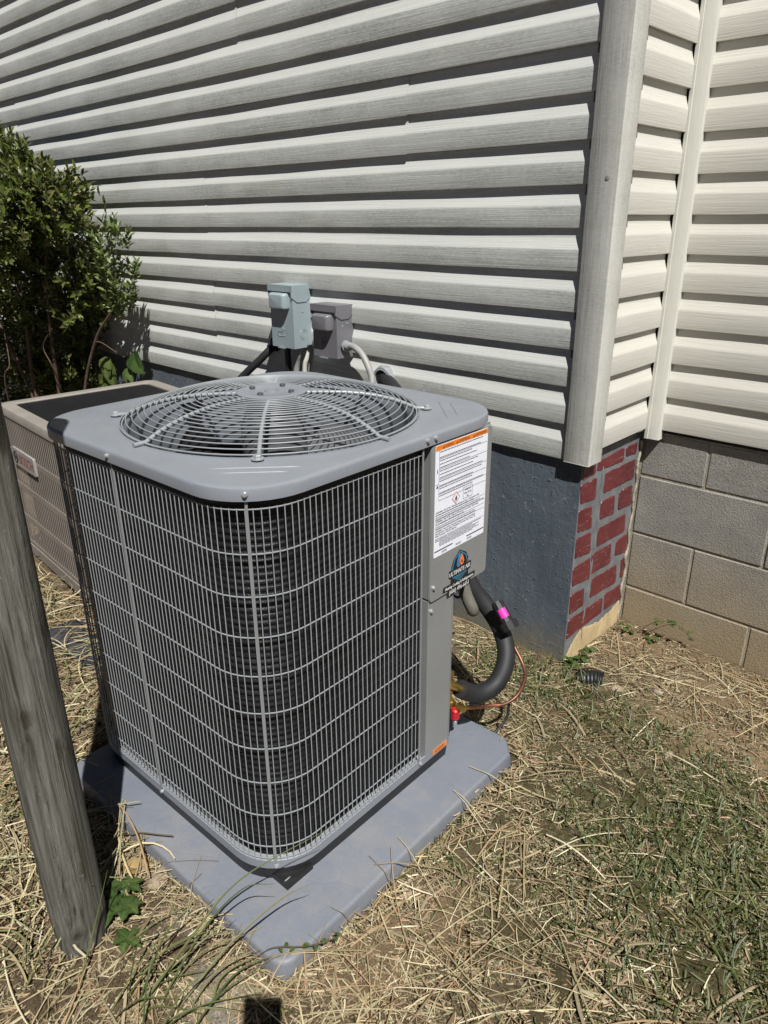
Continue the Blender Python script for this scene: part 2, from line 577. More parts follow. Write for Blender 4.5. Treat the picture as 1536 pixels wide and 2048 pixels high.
def link(name, me, parent=None):
    o = bpy.data.objects.new(name, me)
    COL.objects.link(o)
    if parent is not None:
        o.parent = parent
    return o


def thing(name, label, cat, loc=(0, 0, 0), rz=0.0, group=None):
    o = bpy.data.objects.new(name, None)
    o.empty_display_size = 0.1
    COL.objects.link(o)
    o.location = loc
    o.rotation_euler = (0, 0, rz)
    o['label'] = label; o['category'] = cat
    if group: o['group'] = group
    return o


def tag(o, label, cat, group=None):
    o['label'] = label; o['category'] = cat
    if group: o['group'] = group
    return o


def smooth_path(pts, n=40):
    P = [Vector(p) for p in pts]
    P = [P[0] * 2 - P[1]] + P + [P[-1] * 2 - P[-2]]
    out = []
    segs = len(P) - 3
    for i in range(segs):
        p0, p1, p2, p3 = P[i:i + 4]
        k = max(2, n // segs)
        for j in range(k):
            t = j / k
            out.append(0.5 * ((2 * p1) + (p2 - p0) * t + (2 * p0 - 5 * p1 + 4 * p2 - p3) * t * t + (3 * p1 - p0 - 3 * p2 + p3) * t ** 3))
    out.append(P[-2])
    return out


def text_mesh(body, size, mat, parent, fn, name='lettering', align='LEFT', spacing=1.0, sx=1.0, line=1.0):
    cu_ = bpy.data.curves.new('txt', 'FONT')
    cu_.body = body; cu_.size = size; cu_.align_x = align; cu_.space_character = spacing
    cu_.resolution_u = 2; cu_.space_line = line
    tmp = bpy.data.objects.new('txt', cu_)
    COL.objects.link(tmp)
    dg = bpy.context.evaluated_depsgraph_get(); dg.update()
    me = bpy.data.meshes.new_from_object(tmp.evaluated_get(dg))
    bpy.data.objects.remove(tmp)
    for v in me.vertices:
        v.co = fn(v.co.x * sx, v.co.y)
    me.materials.clear(); me.materials.append(mat)
    me.name = name
    return link(name, me, parent)


def ground_z(x, y):
    t = np.clip((np.asarray(y, float) + 0.75) / 0.85, 0, 1)
    t = t * t * (3 - 2 * t)
    x = np.asarray(x, float)
    return 0.009 - 0.071 * t + 0.006 * np.sin(x * 7.1 + y * 3.0) + 0.005 * np.sin(x * 3.3 - np.asarray(y) * 8.7 + 1.0)


# unit frame
UC = (-0.373, -0.951); UTH = 0.0339; HX, HY = 0.3893, 0.4011
uc_c, uc_s = math.cos(UTH), math.sin(UTH)


def to_local(x, y):
    dx, dy = x - UC[0], y - UC[1]
    return uc_c * dx + uc_s * dy, -uc_s * dx + uc_c * dy


def to_world(lx, ly):
    return UC[0] + uc_c * lx - uc_s * ly, UC[1] + uc_s * lx + uc_c * ly


PAD = (-0.353, 0.515, -0.493, 0.372); PAD_TOP = 0.045


def blob(x, y, cx, cy, rx, ry, soft=0.5):
    d = np.sqrt(((x - cx) / rx) ** 2 + ((y - cy) / ry) ** 2)
    return np.clip((1 + soft - d) / soft, 0, 1)


# ------------------------------------------------------------------ ground
def axis(lo, hi, step, far, nfar):
    core = np.arange(lo, hi + 1e-6, step)
    up = hi + (np.linspace(0, 1, nfar) ** 2.2 * (far - hi))[1:]
    dn = lo - (np.linspace(0, 1, nfar) ** 2.2 * (far + lo))[1:]
    return np.concatenate([dn[::-1], core, up])


def make_ground():
    xs = axis(-3.4, 1.3, 0.025, 60.0, 22); ys = axis(-2.3, 0.5, 0.025, 60.0, 22)
    X, Y = np.meshgrid(xs, ys)
    Z = ground_z(X, Y)
    r2 = np.random.default_rng(5)
    core = (X > -3.4) & (X < 1.3) & (Y > -2.3) & (Y < 0.5)
    bumps = r2.normal(0, 0.006, X.shape)
    for _ in range(1):
        bumps = (bumps + np.roll(bumps, 1, 0) + np.roll(bumps, 1, 1)) / 1.8
    Z = Z + np.where(core, bumps, 0)
    far = np.clip((np.hypot(X, Y) - 5) / 20, 0, 1)
    Z = Z * (1 - far) - 0.05 * far
    lx = uc_c * (X - UC[0]) + uc_s * (Y - UC[1]); ly = -uc_s * (X - UC[0]) + uc_c * (Y - UC[1])
    inpad = (lx > PAD[0] - .03) & (lx < PAD[1] + .03) & (ly > PAD[2] - .03) & (ly < PAD[3] + .03)
    Z = np.where(inpad, np.minimum(Z, 0.0), Z)
    ny, nx = X.shape
    V = np.stack([X, Y, Z], -1).reshape(-1, 3)
    idx = np.arange(nx * ny).reshape(ny, nx)
    F = np.stack([idx[:-1, :-1], idx[:-1, 1:], idx[1:, 1:], idx[1:, :-1]], -1).reshape(-1, 4)
    me = bpy.data.meshes.new('ground')
    me.from_pydata(V.tolist(), [], F.tolist())
    me.polygons.foreach_set('use_smooth', [True] * len(me.polygons))
    x, y = V[:, 0], V[:, 1]
    moss = np.maximum.reduce([blob(x, y, .36, -.52, .22, .30, .9), blob(x, y, .6, -.75, .3, .25, .9), blob(x, y, .15, -.25, .3, .12, .8) * .5])
    bare = np.maximum.reduce([blob(x, y, .46, -.06, .17, .10, .7), blob(x, y, .25, .25, .4, .10, .8) * .6, blob(x, y, .22, -1.18, .10, .14, .8) * .7])
    pale = np.maximum.reduce([blob(x, y, .10, -1.53, .06, .045, .9), blob(x, y, -.10, -1.475, .05, .03, .8) * .5])
    at = me.color_attributes.new('patch', 'FLOAT_COLOR', 'POINT')
    at.data.foreach_set('color', np.stack([moss, bare, pale, np.ones_like(x)], -1).astype(np.float32).ravel())
    me.materials.append(M_ground)
    o = link('ground', me)
    o['kind'] = 'structure'


make_ground()

# ------------------------------------------------------------------ siding
S = 0.1137
PROFILE = [(0.009, 0.0), (0.0005, 0.0), (0.0, 0.002), (0.0, 0.0555), (0.0004, 0.0595), (0.0020, 0.0640), (0.0102, 0.0880), (0.0118, 0.0950), (0.0122, S)]


def siding_panel(parent, mat, x0, x1, z0, frame, seed, lift=0.0, courses=2):
    """frame(x, depth, z)->world ; depth positive goes into the wall"""
    prof = []
    for c in range(courses):
        prof += [(d, z + c * S) for d, z in PROFILE]
    prof[-1] = (0.0122, courses * S + 0.006)
    n = max(2, int((x1 - x0) / 0.12) + 1)
    r = np.random.default_rng(seed)
    ph = r.uniform(0, 6.28, 4)
    vs = []; fs = []
    k = len(prof)
    for i in range(n):
        x = x0 + (x1 - x0) * i / (n - 1)
        wob = 0.0010 * math.sin(x * 4.3 + ph[0]) + 0.0007 * math.sin(x * 9.1 + ph[1])
        wz = 0.0012 * math.sin(x * 2.1 + ph[2])
        for d, z in prof:
            hi = 1.0 if d < 0.008 else 0.2
            vs.append(frame(x, d + wob * hi - lift, z0 + z + wz * hi))
    for i in range(n - 1):
        for j in range(k - 1):
            fs.append((i * k + j, (i + 1) * k + j, (i + 1) * k + j + 1, i * k + j + 1))
    mb = MB(); mb.add(vs, fs)
    return mb.build('siding_panel', mat, parent, smooth=22, recalc=False)


wallA = thing('siding_wall', 'wide weathered cream lap siding wall behind the grey air conditioner', 'wall', (-3.5, 0, 0.68))
FA = lambda x, d, z: (x + 3.5, d, z - 0.68)
ZA = 0.6806
seams = {0: [-3.1], 1: [-2.016, -4.9], 2: [-4.1], 3: [-2.015, -5.2], 4: [-0.823, -4.5], 5: [-3.839], 6: [-1.7, -5.0], 7: [-2.642], 8: [-3.3], 9: [-1.9], 10: [-4.2], 11: [-2.9], 12: [-3.6]}
ZTOP = 0
for p in range(13):
    cuts = [-7.2] + sorted(seams[p]) + [-0.100]
    for q in range(len(cuts) - 1):
        a, b_ = cuts[q], cuts[q + 1]
        ov = 0.02 if q < len(cuts) - 2 else 0.0
        siding_panel(wallA, M_sideA, a, b_ + ov, ZA + p * 2 * S - (0.0022 if q % 2 else 0), FA, p * 10 + q, lift=0.0030 if q % 2 else 0.0)
ZTOP = ZA + 26 * S
MB().box(-7.2 + 3.5, -0.05 + 3.5, 0.0185, 0.10, ZA + 0.01 - 0.68, ZTOP - 0.68).build('sheathing', M_sheath, wallA)


def corner_trim():
    # L-shaped outside post: A face at y=-0.014, R face at x=-0.034, rounded corner
    z0, z1 = 0.677, ZTOP
    pr = [(-0.1165, 0.016), (-0.124, 0.006), (-0.1245, -0.011), (-0.1215, -0.014)]
    for i in range(7):
        a = -math.pi / 2 + (math.pi / 2) * i / 6
        pr.append((-0.034 - 0.003 + 0.003 * math.cos(a), -0.014 + 0.003 + 0.003 * math.sin(a)))
    pr += [(-0.034, 0.064), (-0.037, 0.067), (-0.050, 0.066)]
    mb = MB(); k = len(pr)
    inner = [(x + (0.003 if x < -0.1 else -0.003), y + 0.003) for x, y in pr]
    n = 14
    vs = [(x + 3.5 + 0.0008 * math.sin(i * 1.3), y + 0.0008 * math.sin(i * .9 + 1), z0 + (z1 - z0) * i / (n - 1) - 0.68) for i in range(n) for x, y in pr]
    fs = [(i * k + j, i * k + j + 1, (i + 1) * k + j + 1, (i + 1) * k + j) for i in range(n - 1) for j in range(k - 1)]
    mb.add(vs, fs)
    # hem thickness at the bottom
    vb = [(x + 3.5, y, z0 - 0.68) for x, y in pr] + [(x + 3.5, y, z0 - 0.68 + 0.002) for x, y in inner]
    mb.add(vb, [(j, k + j, k + j + 1, j + 1) for j in range(k - 1)])
    o = mb.build('corner_trim', M_trim, wallA, smooth=50, recalc=False)
    s = MB().lathe([(0.0, 0.001), (0.0058, 0.0005), (0.0062, -0.0018), (0.0046, -0.0026), (0.0, -0.0018)], 14, (-0.066 + 3.5, -0.0138, 1.49 - 0.68), 'y', cap=False)
    s.build('screw', M_screw, o, smooth=40)
    MB().lathe([(0.0, 0.0), (0.011, -0.0004), (0.0, -0.0008)], 16, (-0.066 + 3.5, -0.0141, 1.49 - 0.68), 'y', cap=False).build('rust_ring', M_caulk, o)
    return o


corner_trim()
# J channel pocket wall behind the lit ends of the panels
MB().box(-0.124 + 3.5, -0.116 + 3.5, -0.010, 0.018, ZA - 0.68, ZTOP - 0.68).build('trim_channel', M_trim, wallA)

wallR = thing('siding_wall', 'narrow sunlit strip of cream siding turning the corner beside the wide trim', 'wall', (-0.042, 0.2, 0.71))
ZR = 0.7145
FRr = lambda x, d, z: (-d, x - 0.2, z - 0.71)      # x runs along +y, outward +x
for p in range(13):
    siding_panel(wallR, M_sideR, 0.02, 0.392, ZR + p * 2 * S, FRr, 400 + p)
MB().box(-0.10, -0.0185, -0.19, 0.215, 0.006, ZTOP - 0.71).build('sheathing', M_sheath, wallR)

wallB = thing('siding_wall', 'clean cream lap siding wall at the right above bare concrete blocks', 'wall', (1.0, 0.4118, 0.71))
FB = lambda x, d, z: (x - 1.0, d, z - 0.71)
for p in range(13):
    siding_panel(wallB, M_sideB, -0.02, 3.2, ZR + p * 2 * S - 0.0003, FB, 700 + p)
MB().box(-0.05 - 1.0, 3.2 - 1.0, 0.0185, 0.10, 0.006, ZTOP - 0.71).build('sheathing', M_sheath, wallB)
MB().box(-0.20 - 1.0, -0.051 - 1.0, -0.004, 0.12, 0.006, ZTOP - 0.71).build('corner_backing', M_sheath, wallB)


def inside_trim():
    # inside corner post: slim vertical strip facing the diagonal
    z0, z1 = 0.680, ZTOP
    pr = [(-0.046, 0.375), (-0.030, 0.388), (-0.0335, 0.3905), (-0.0325, 0.3945), (0.002, 0.3965), (0.0045, 0.3985), (0.0045, 0.412), (-0.03, 0.43)]
    pr = [(-0.046, 0.393), (-0.0355, 0.3925), (-0.034, 0.3955), (0.0015, 0.397), (0.0035, 0.399), (0.0035, 0.428)]
    k = len(pr); n = 12
    vs = [(x - 1.0 + 0.0008 * math.sin(i), y - 0.4118, z0 + (z1 - z0) * i / (n - 1) - 0.71) for i in range(n) for x, y in pr]
    fs = [(i * k + j, i * k + j + 1, (i + 1) * k + j + 1, (i + 1) * k + j) for i in range(n - 1) for j in range(k - 1)]
    MB().add(vs, fs).build('corner_trim', M_trim2, wallB, smooth=50, recalc=False)


inside_trim()

# ------------------------------------------------------------------ foundations
fnd = thing('foundation_wall', 'slate painted foundation wall ending in a painted red brick pattern', 'wall', (-3.5, 0.012, -0.3))
fb = MB()
nx, nz = 120, 14
# front sheet with a slightly uneven trowelled face
vs = []
r3 = np.random.default_rng(3)
for i in range(nx + 1):
    for j in range(nz + 1):
        x = -7.2 + (7.2 - 0.068) * i / nx; z = -0.3 + 0.98 * j / nz
        d = 0 if i == nx else float(r3.normal(0, 0.0008))
        vs.append((x + 3.5, d, z + 0.3))
fs = [(i * (nz + 1) + j, (i + 1) * (nz + 1) + j, (i + 1) * (nz + 1) + j + 1, i * (nz + 1) + j + 1) for i in range(nx) for j in range(nz)]
fb.add(vs, fs)
fb.build('slate_face', M_slate, fnd, smooth=40, recalc=False)
X0 = -0.068 + 3.5
MB().add([(X0, 0.0, 0.0), (X0, 0.425, 0.0), (X0, 0.425, 0.995), (X0, 0.0, 0.995)], [(0, 1, 2, 3)]).build('joint_face', M_joint, fnd, recalc=False)
MB().box(-7.2 + 3.5, -0.072 + 3.5, 0.004, 0.42, 0.0, 0.985).build('wall_core', M_sheath, fnd)

bricks = [
    [(0.311, 0.664), (0.393, 0.664), (0.392, 0.621), (0.317, 0.627)],
    [(0.112, 0.656), (0.294, 0.665), (0.299, 0.616), (0.114, 0.625)],
    [(0.018, 0.665), (0.098, 0.665), (0.104, 0.622), (0.019, 0.618)],
    [(0.173, 0.602), (0.395, 0.598), (0.395, 0.529), (0.178, 0.531)],
    [(0.013, 0.602), (0.116, 0.602), (0.122, 0.526), (0.02, 0.534)],
    [(0.168, 0.504), (0.268, 0.501), (0.273, 0.428), (0.168, 0.437)],
    [(0.297, 0.503), (0.396, 0.502), (0.404, 0.425), (0.3, 0.431)],
    [(0.016, 0.512), (0.103, 0.505), (0.115, 0.426), (0.02, 0.434)],
    [(0.168, 0.403), (0.369, 0.399), (0.38, 0.328), (0.168, 0.336)],
    [(0.019, 0.414), (0.115, 0.406), (0.124, 0.328), (0.019, 0.341)],
    [(0.321, 0.308), (0.406, 0.308), (0.416, 0.232), (0.324, 0.246)],
    [(0.141, 0.315), (0.28, 0.311), (0.295, 0.23), (0.148, 0.239)],
    [(0.016, 0.307), (0.131, 0.309), (0.142, 0.223), (0.021, 0.237)],
    [(0.161, 0.213), (0.347, 0.201), (0.358, 0.126), (0.158, 0.140)],
    [(0.378, 0.211), (0.416, 0.207), (0.418, 0.128), (0.392, 0.126)],
    [(0.02, 0.207), (0.11, 0.199), (0.118, 0.126), (0.022, 0.131)],
    [(0.278, 0.106), (0.406, 0.098), (0.414, 0.030), (0.286, 0.036)],
    [(0.021, 0.105), (0.267, 0.098), (0.27, 0.034), (0.015, 0.032)],
]


def round_poly(q, r=0.010, n=3):
    out = []
    k = len(q)
    for i in range(k):
        p0, p1, p2 = Vector(q[i - 1]), Vector(q[i]), Vector(q[(i + 1) % k])
        a = p1 + (p0 - p1).normalized() * r; b_ = p1 + (p2 - p1).normalized() * r
        for j in range(n + 1):
            t = j / n
            out.append(tuple((a * (1 - t) ** 2 + p1 * 2 * t * (1 - t) + b_ * t * t)))
    return out


for q in bricks:
    mb = MB()
    qq = [(a + random.uniform(-.002, .002), b_ + random.uniform(-.002, .002)) for a, b_ in q]
    rp_ = round_poly(qq, 0.008)
    sub = []
    for i_ in range(len(rp_)):
        p0_, p1_ = rp_[i_], rp_[(i_ + 1) % len(rp_)]
        L_ = math.hypot(p1_[0] - p0_[0], p1_[1] - p0_[1]); k2 = max(1, int(L_ / 0.012))
        for j_ in range(k2):
            t_ = j_ / k2
            sub.append((p0_[0] + (p1_[0] - p0_[0]) * t_ + random.uniform(-.0016, .0016), p0_[1] + (p1_[1] - p0_[1]) * t_ + random.uniform(-.0016, .0016)))
    mb.prism(sub, lambda a, b_, h: (X0 + h, a - 0.012, b_ + 0.3), 0.0003, 0.0026, 0.0015)
    mb.build('brick', M_brick, fnd, recalc=False)

# rough tan coat along the foot of the brick pattern
edge = [(0.008, -0.072), (0.03, -0.045), (0.056, -0.014), (0.085, 0.006), (0.112, 0.022), (0.147, 0.022), (0.185, 0.010), (0.22, 0.004), (0.256, -0.004), (0.31, 0.004), (0.366, 0.012), (0.42, 0.024)]
pe = MB()
top = []
for i in range(len(edge) - 1):
    for t in np.linspace(0, 1, 6, endpoint=False):
        y = edge[i][0] * (1 - t) + edge[i + 1][0] * t; z = edge[i][1] * (1 - t) + edge[i + 1][1] * t
        top.append((y, z + random.uniform(-.004, .004)))
kk = len(top)
vs = []
for y, z in top:
    vs += [(X0 + 0.0006, y - 0.012, z + 0.3 + 0.004), (X0 + 0.004, y - 0.012, z + 0.3 - 0.002), (X0 + 0.006, y - 0.012, -0.25 + 0.3)]
fs = []
for i in range(kk - 1):
    for j in range(2):
        fs.append((i * 3 + j, (i + 1) * 3 + j, (i + 1) * 3 + j + 1, i * 3 + j + 1))
pe.add(vs, fs).build('parge_coat', M_parge, fnd, smooth=60)
# vertical ridge (drip of joint paint) and paint-free scar on the brick face
dr = MB()
path = [(X0 + 0.001, 0.152 + 0.01 * math.sin(t * 5) - 0.012 - 0.02 * t, 0.3 + 0.63 - 0.68 * t) for t in np.linspace(0, 1, 30)]
dr.tube(path, [0.0035 + 0.002 * math.sin(i * 1.7) for i in range(30)], 6)
dr.build('paint_ridge', M_joint, fnd, smooth=60)
# crumbly joint in the inside corner
cm = MB()
path = [(X0 + 0.004, 0.403 + 0.006 * math.sin(t * 40) + random.uniform(-.003, .003), 0.3 + 0.665 - 0.78 * t) for t in np.linspace(0, 1, 60)]
cm.tube(path, [random.uniform(0.003, 0.0065) for _ in range(60)], 7)
cm.build('crumbly_joint', M_caulk, fnd, smooth=70)

blk = thing('block_wall', 'bare concrete block foundation wall under the right siding', 'wall', (1.0, 0.431, -0.3))
BY = 0.431
MB().box(-0.07 - 1.0, 3.2 - 1.0, 0.0035, 0.15, 0.0, 0.998).build('mortar_bed', M_mortar, blk)
beds = [0.757, 0.534, 0.311, 0.088, -0.135, -0.358]
for c in range(5):
    zt = min(beds[c], 0.697) - 0.004; zb = beds[c + 1] + 0.004
    off = 0.167 if c % 2 == 0 else 0.394
    xs_ = [-0.062] + [off + 0.454 * k for k in range(0 if off - 0.454 * 0 > -0.05 else 1, 8)]
    for a, b_ in zip(xs_[:-1], xs_[1:]):
        if b_ > 3.2: break
        x0, x1 = a + 0.004, b_ - 0.004
        mb = MB()
        j = lambda: random.uniform(-.0012, .0012)
        d = random.uniform(-0.0012, 0.0012)
        e = 0.0035
        vs = [(x0, .006, zb), (x1, .006, zb), (x1, .006, zt), (x0, .006, zt),
              (x0 + j(), e, zb + j()), (x1 + j(), e, zb + j()), (x1 + j(), e, zt + j()), (x0 + j(), e, zt + j()),
              (x0 + e, d, zb + e), (x1 - e, d, zb + e), (x1 - e, d, zt - e), (x0 + e, d, zt - e)]
        vs = [(x - 1.0, y, z + 0.3) for x, y, z in vs]
        fs = []
        for o_ in (0, 4):
            for q in range(4):
                fs.append((o_ + q, o_ + (q + 1) % 4, o_ + 4 + (q + 1) % 4, o_ + 4 + q))
        fs.append((8, 9, 10, 11))
        mb.add(vs, fs).build('concrete_block', M_block, blk, recalc=False)

# ------------------------------------------------------------------ pad
pad = thing('equipment_pad', 'blue grey moulded pad under the new air conditioner', 'pad', (UC[0], UC[1], -0.03), UTH)


def pad_outline(inset, z, n=6):
    x0, x1, y0, y1 = PAD
    x0 += inset; x1 -= inset; y0 += inset; y1 -= inset
    r = 0.035 - inset * 0.5
    ch = 0.05
    pts = []
    for cx, cy, a0 in ((x1 - r, y0 + r, -90), (None, None, 0), (x0 + r, y1 - r, 90), (x0 + r, y0 + r, 180)):
        if cx is None:
            for t in np.linspace(0, 1, n):
                pts.append((x1 - ch * 0.9 * t, y1 - ch * (1 - t)))
            continue
        for t in np.linspace(0, 1, n):
            a = R(a0 + 90 * t)
            pts.append((cx + r * math.cos(a), cy + r * math.sin(a)))
    # subdivide straight runs
    out = []
    for i, p in enumerate(pts):
        q = pts[(i + 1) % len(pts)]
        L = math.hypot(q[0] - p[0], q[1] - p[1])
        k = max(1, int(L / 0.05))
        for j in range(k):
            out.append((p[0] + (q[0] - p[0]) * j / k, p[1] + (q[1] - p[1]) * j / k, z + 0.03))
    return out


def pad_loops():
    base = pad_outline(0, 0)
    loops = []
    for ins, z in ((-0.005, -0.028), (0.0, 0.0365), (0.0018, 0.0415), (0.005, 0.0443), (0.009, PAD_TOP)):
        cx = (PAD[0] + PAD[1]) / 2; cy = (PAD[2] + PAD[3]) / 2
        w = (PAD[1] - PAD[0]) / 2; h = (PAD[3] - PAD[2]) / 2
        loops.append([(cx + (p[0] - cx) * (1 - ins / w), cy + (p[1] - cy) * (1 - ins / h), z + 0.03) for p in base])
    return loops


MB().rings(pad_loops(), cap1=True).build('pad_slab', M_pad, pad, smooth=60)
# ------------------------------------------------------------------ new unit
unit = thing('air_conditioner', 'new grey outdoor air conditioner with wire guard and domed fan grille on its pad', 'air conditioner', (UC[0], UC[1], 0), UTH)


def rrect(hx, hy, r, z, n=10, chamfer=None):
    out = []
    for sx, sy, a0 in ((1, 1, 0), (-1, 1, 90), (-1, -1, 180), (1, -1, 270)):
        for i in range(n + 1):
            a = R(a0 + 90 * i / n)
            if chamfer and sx > 0 and sy > 0:
                out.append((hx - chamfer * i / n, hy - chamfer * (1 - i / n), z))
                continue
            out.append((sx * (hx - r) + r * math.cos(a), sy * (hy - r) + r * math.sin(a), z))
    res = []
    for i, p in enumerate(out):
        q = out[(i + 1) % len(out)]
        k = 18 if i % (n + 1) == n else 1
        for j in range(k):
            res.append((p[0] + (q[0] - p[0]) * j / k, p[1] + (q[1] - p[1]) * j / k, z))
    return res


RC = 0.1295
ZL, ZT = 0.946, 0.968
CH = 0.192
# base pan: lip, inner ledge, recessed dark skirt
MB().rings([rrect(HX - 0.012, HY - 0.012, RC - 0.012, 0.081, chamfer=CH), rrect(HX, HY, RC, 0.081, chamfer=CH), rrect(HX + 0.0005, HY + 0.0005, RC, 0.1035, chamfer=CH),
            rrect(HX - 0.002, HY - 0.002, RC - 0.002, 0.105, chamfer=CH), rrect(HX - 0.005, HY - 0.005, RC - .005, 0.103, chamfer=CH), rrect(HX - 0.007, HY - 0.007, RC - .007, 0.094, chamfer=CH),
            rrect(HX - 0.07, HY - 0.07, RC - 0.06, 0.094, chamfer=CH)], cap1=True).build('base_pan', M_ac, unit, smooth=40)
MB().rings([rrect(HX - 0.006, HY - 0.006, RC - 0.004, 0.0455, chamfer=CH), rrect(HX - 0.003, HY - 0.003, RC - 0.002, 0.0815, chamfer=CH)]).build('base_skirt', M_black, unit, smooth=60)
led = MB()
led.rings([rrect(HX - 0.010, HY - 0.010, RC - .010, 0.0946, chamfer=CH), rrect(HX - 0.021, HY - 0.021, RC - .021, 0.0960, chamfer=CH), rrect(HX - 0.022, HY - 0.022, RC - .022, 0.099, chamfer=CH)])
led.build('coil_tray', M_zinc, unit, smooth=40)
# flat black triangle standing out at the front corner of the base
tb = MB()
c0 = Vector((0.372, -0.380)); d = Vector((0.707, -0.707)); e = Vector((0.707, 0.707))
c0 = Vector((HX - RC + RC * 0.707 * 0.85, -(HY - RC) - RC * 0.707 * 0.85))
tri = [Vector((0.387, -0.366)), Vector((0.387, -0.29)), Vector((0.31, -0.366))]
tb.prism([tuple(p) for p in tri], lambda a, b_, h: (a, b_, h), 0.0453, 0.060)
tabo = tb.build('black_corner_triangle', M_black, unit)
sl = MB(); sl.box(0.3735, 0.3765, -0.362, -0.347, 0.0602, 0.0608)
sl.build('slot', M_zinc, tabo)

# coil
zc = np.arange(0.099, 0.945, 0.0036)
loops = []
for z in zc:
    w = 0.0017 * math.cos(2 * math.pi * z / 0.0145)
    loops.append(rrect(HX - 0.022 + w, HY - 0.022 + w, RC - 0.022, float(z), chamfer=CH))
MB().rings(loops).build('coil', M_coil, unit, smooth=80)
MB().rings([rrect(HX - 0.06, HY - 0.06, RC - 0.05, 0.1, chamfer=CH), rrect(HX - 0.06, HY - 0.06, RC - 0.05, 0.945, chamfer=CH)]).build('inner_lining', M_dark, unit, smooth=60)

# guard path: from the panel edge, round the front corner, across the front, round the left corner, along the left and rear
GO = 0.0015


def guard_path(off):
    hx, hy, r = HX + off, HY + off, RC + off
    pts = [(hx, 0.088)]
    pts.append((hx, -(hy - r)))
    for i in range(1, 11):
        a = -90 * i / 10
        pts.append((hx - r + r * math.cos(R(a)), -(hy - r) + r * math.sin(R(a))))
    pts.append((-(hx - r), -hy))
    for i in range(1, 11):
        a = -90 - 90 * i / 10
        pts.append((-(hx - r) + r * math.cos(R(a)), -(hy - r) + r * math.sin(R(a))))
    pts.append((-hx, hy - r))
    for i in range(1, 11):
        a = 180 - 90 * i / 10
        pts.append((-(hx - r) + r * math.cos(R(a)), hy - r + r * math.sin(R(a))))
    return pts


def resample(pts, step):
    P = [Vector(p) for p in pts]
    d = [0]
    for a, b_ in zip(P[:-1], P[1:]):
        d.append(d[-1] + (b_ - a).length)
    out = []
    s = step * 0.5
    i = 0
    while s < d[-1]:
        while d[i + 1] < s: i += 1
        t = (s - d[i]) / (d[i + 1] - d[i])
        out.append(P[i].lerp(P[i + 1], t))
        s += step
    return out


GZ0, GZ1 = 0.104, 0.930
vw = MB(); vw.tube([(0, 0, 0), (0, 0, GZ1 - GZ0 - 0.004)], 0.00108, 6)
first = vw.build('guard_wire', M_wire, unit, smooth=60)
vpos = resample(guard_path(0.0), 0.0143)
for i, p in enumerate(vpos):
    o = first if i == 0 else first.copy()
    if i: COL.objects.link(o); o.parent = unit
    o.location = (p.x, p.y, GZ0)
gp = guard_path(-0.0027)
hm = MB(); hm.tube([(p[0], p[1], 0) for p in gp], 0.0014, 6)
firsth = hm.build('guard_rail', M_wire, unit, smooth=60)
hzs = [0.923 - 0.0868 * k for k in range(10)] + [0.108]
for i, z in enumerate(hzs):
    o = firsth if i == 0 else firsth.copy()
    if i: COL.objects.link(o); o.parent = unit
    o.location = (0, 0, z)


# flat corner straps
def strap(px, py, nx_, ny_):
    t = Vector((-ny_, nx_)); n_ = Vector((nx_, ny_)); c = Vector((px, py)) + n_ * 0.0024
    mb = MB()
    q = [c - t * 0.0026 - n_ * .0008, c + t * 0.0026 - n_ * .0008, c + t * 0.0026 + n_ * .0008, c - t * 0.0026 + n_ * .0008]
    mb.prism([tuple(a) for a in q], lambda a, b_, h: (a, b_, h), 0.100, 0.950)
    return mb.build('guard_strap', M_acpanel, unit)


cc = RC * 0.7071
strap(HX - RC + cc, -(HY - RC) - cc, 0.7071, -0.7071)
strap(-0.03, -HY, 0, -1)
strap(-(HX - RC) - cc, -(HY - RC) - cc, -0.7071, -0.7071)
strap(HX, 0.079, 1, 0)

# lid with orifice
def lid_loops():
    H = 0.0085
    fl = [(0.0, ZL - 0.004, H), (0.0, ZT - 0.008, H), (0, ZT - 0.003, H - 0.0015), (0, ZT - 0.0006, H - 0.0045), (0, ZT, H - 0.009)]
    outer = rrect(HX + H, HY + H, RC + H, 0)
    loops = []
    loops.append([(p[0] * (1 - .004 / HX), p[1] * (1 - .004 / HY), ZL - 0.006) for p in outer])
    for _, z, h in fl:
        k = (h - H)
        loops.append([(p[0] * (1 + k / (HX + H)), p[1] * (1 + k / (HY + H)), z) for p in outer])
    angs = [math.atan2(p[1], p[0]) for p in outer]
    inner_top = loops[-1]
    for t in (0.5, 1.0):
        loops.append([(p[0] * (1 - t) + 0.352 * math.cos(a) * t, p[1] * (1 - t) + 0.352 * math.sin(a) * t, ZT) for p, a in zip(inner_top, angs)])
    for r_, z in ((0.346, ZT + 0.001), (0.340, ZT - 0.001), (0.335, ZT - 0.008), (0.331, ZT - 0.03), (0.330, ZT - 0.09), (0.337, ZT - 0.15), (0.345, ZT - 0.165)):
        loops.append([(r_ * math.cos(a), r_ * math.sin(a), z) for a in angs])
    return loops


lid = MB().rings(lid_loops()).build('lid', M_ac, unit, smooth=35)
# pressed stiffening lines at the corners of the lid
for (sx, sy) in ((1, 1), (1, -1), (-1, 1), (-1, -1)):
    for rr, hl in ((0.405, 0.085), (0.432, 0.062)):
        c = Vector((0.7071 * rr * sx, 0.7071 * rr * sy)); t = Vector((-0.7071 * sy * sx * sx, 0.7071 * sx * sy * sy)).normalized()
        t = Vector((0.7071 * sx, -0.7071 * sy))
        mb = MB()
        pth = [(c.x + t.x * s_ * hl, c.y + t.y * s_ * hl, ZT - 0.0012 - (0.0012 if abs(s_) > .95 else 0)) for s_ in np.linspace(-1, 1, 9)]
        mb.tube(pth, 0.0031, 8)
        mb.build('pressed_line', M_ac, lid, smooth=60)


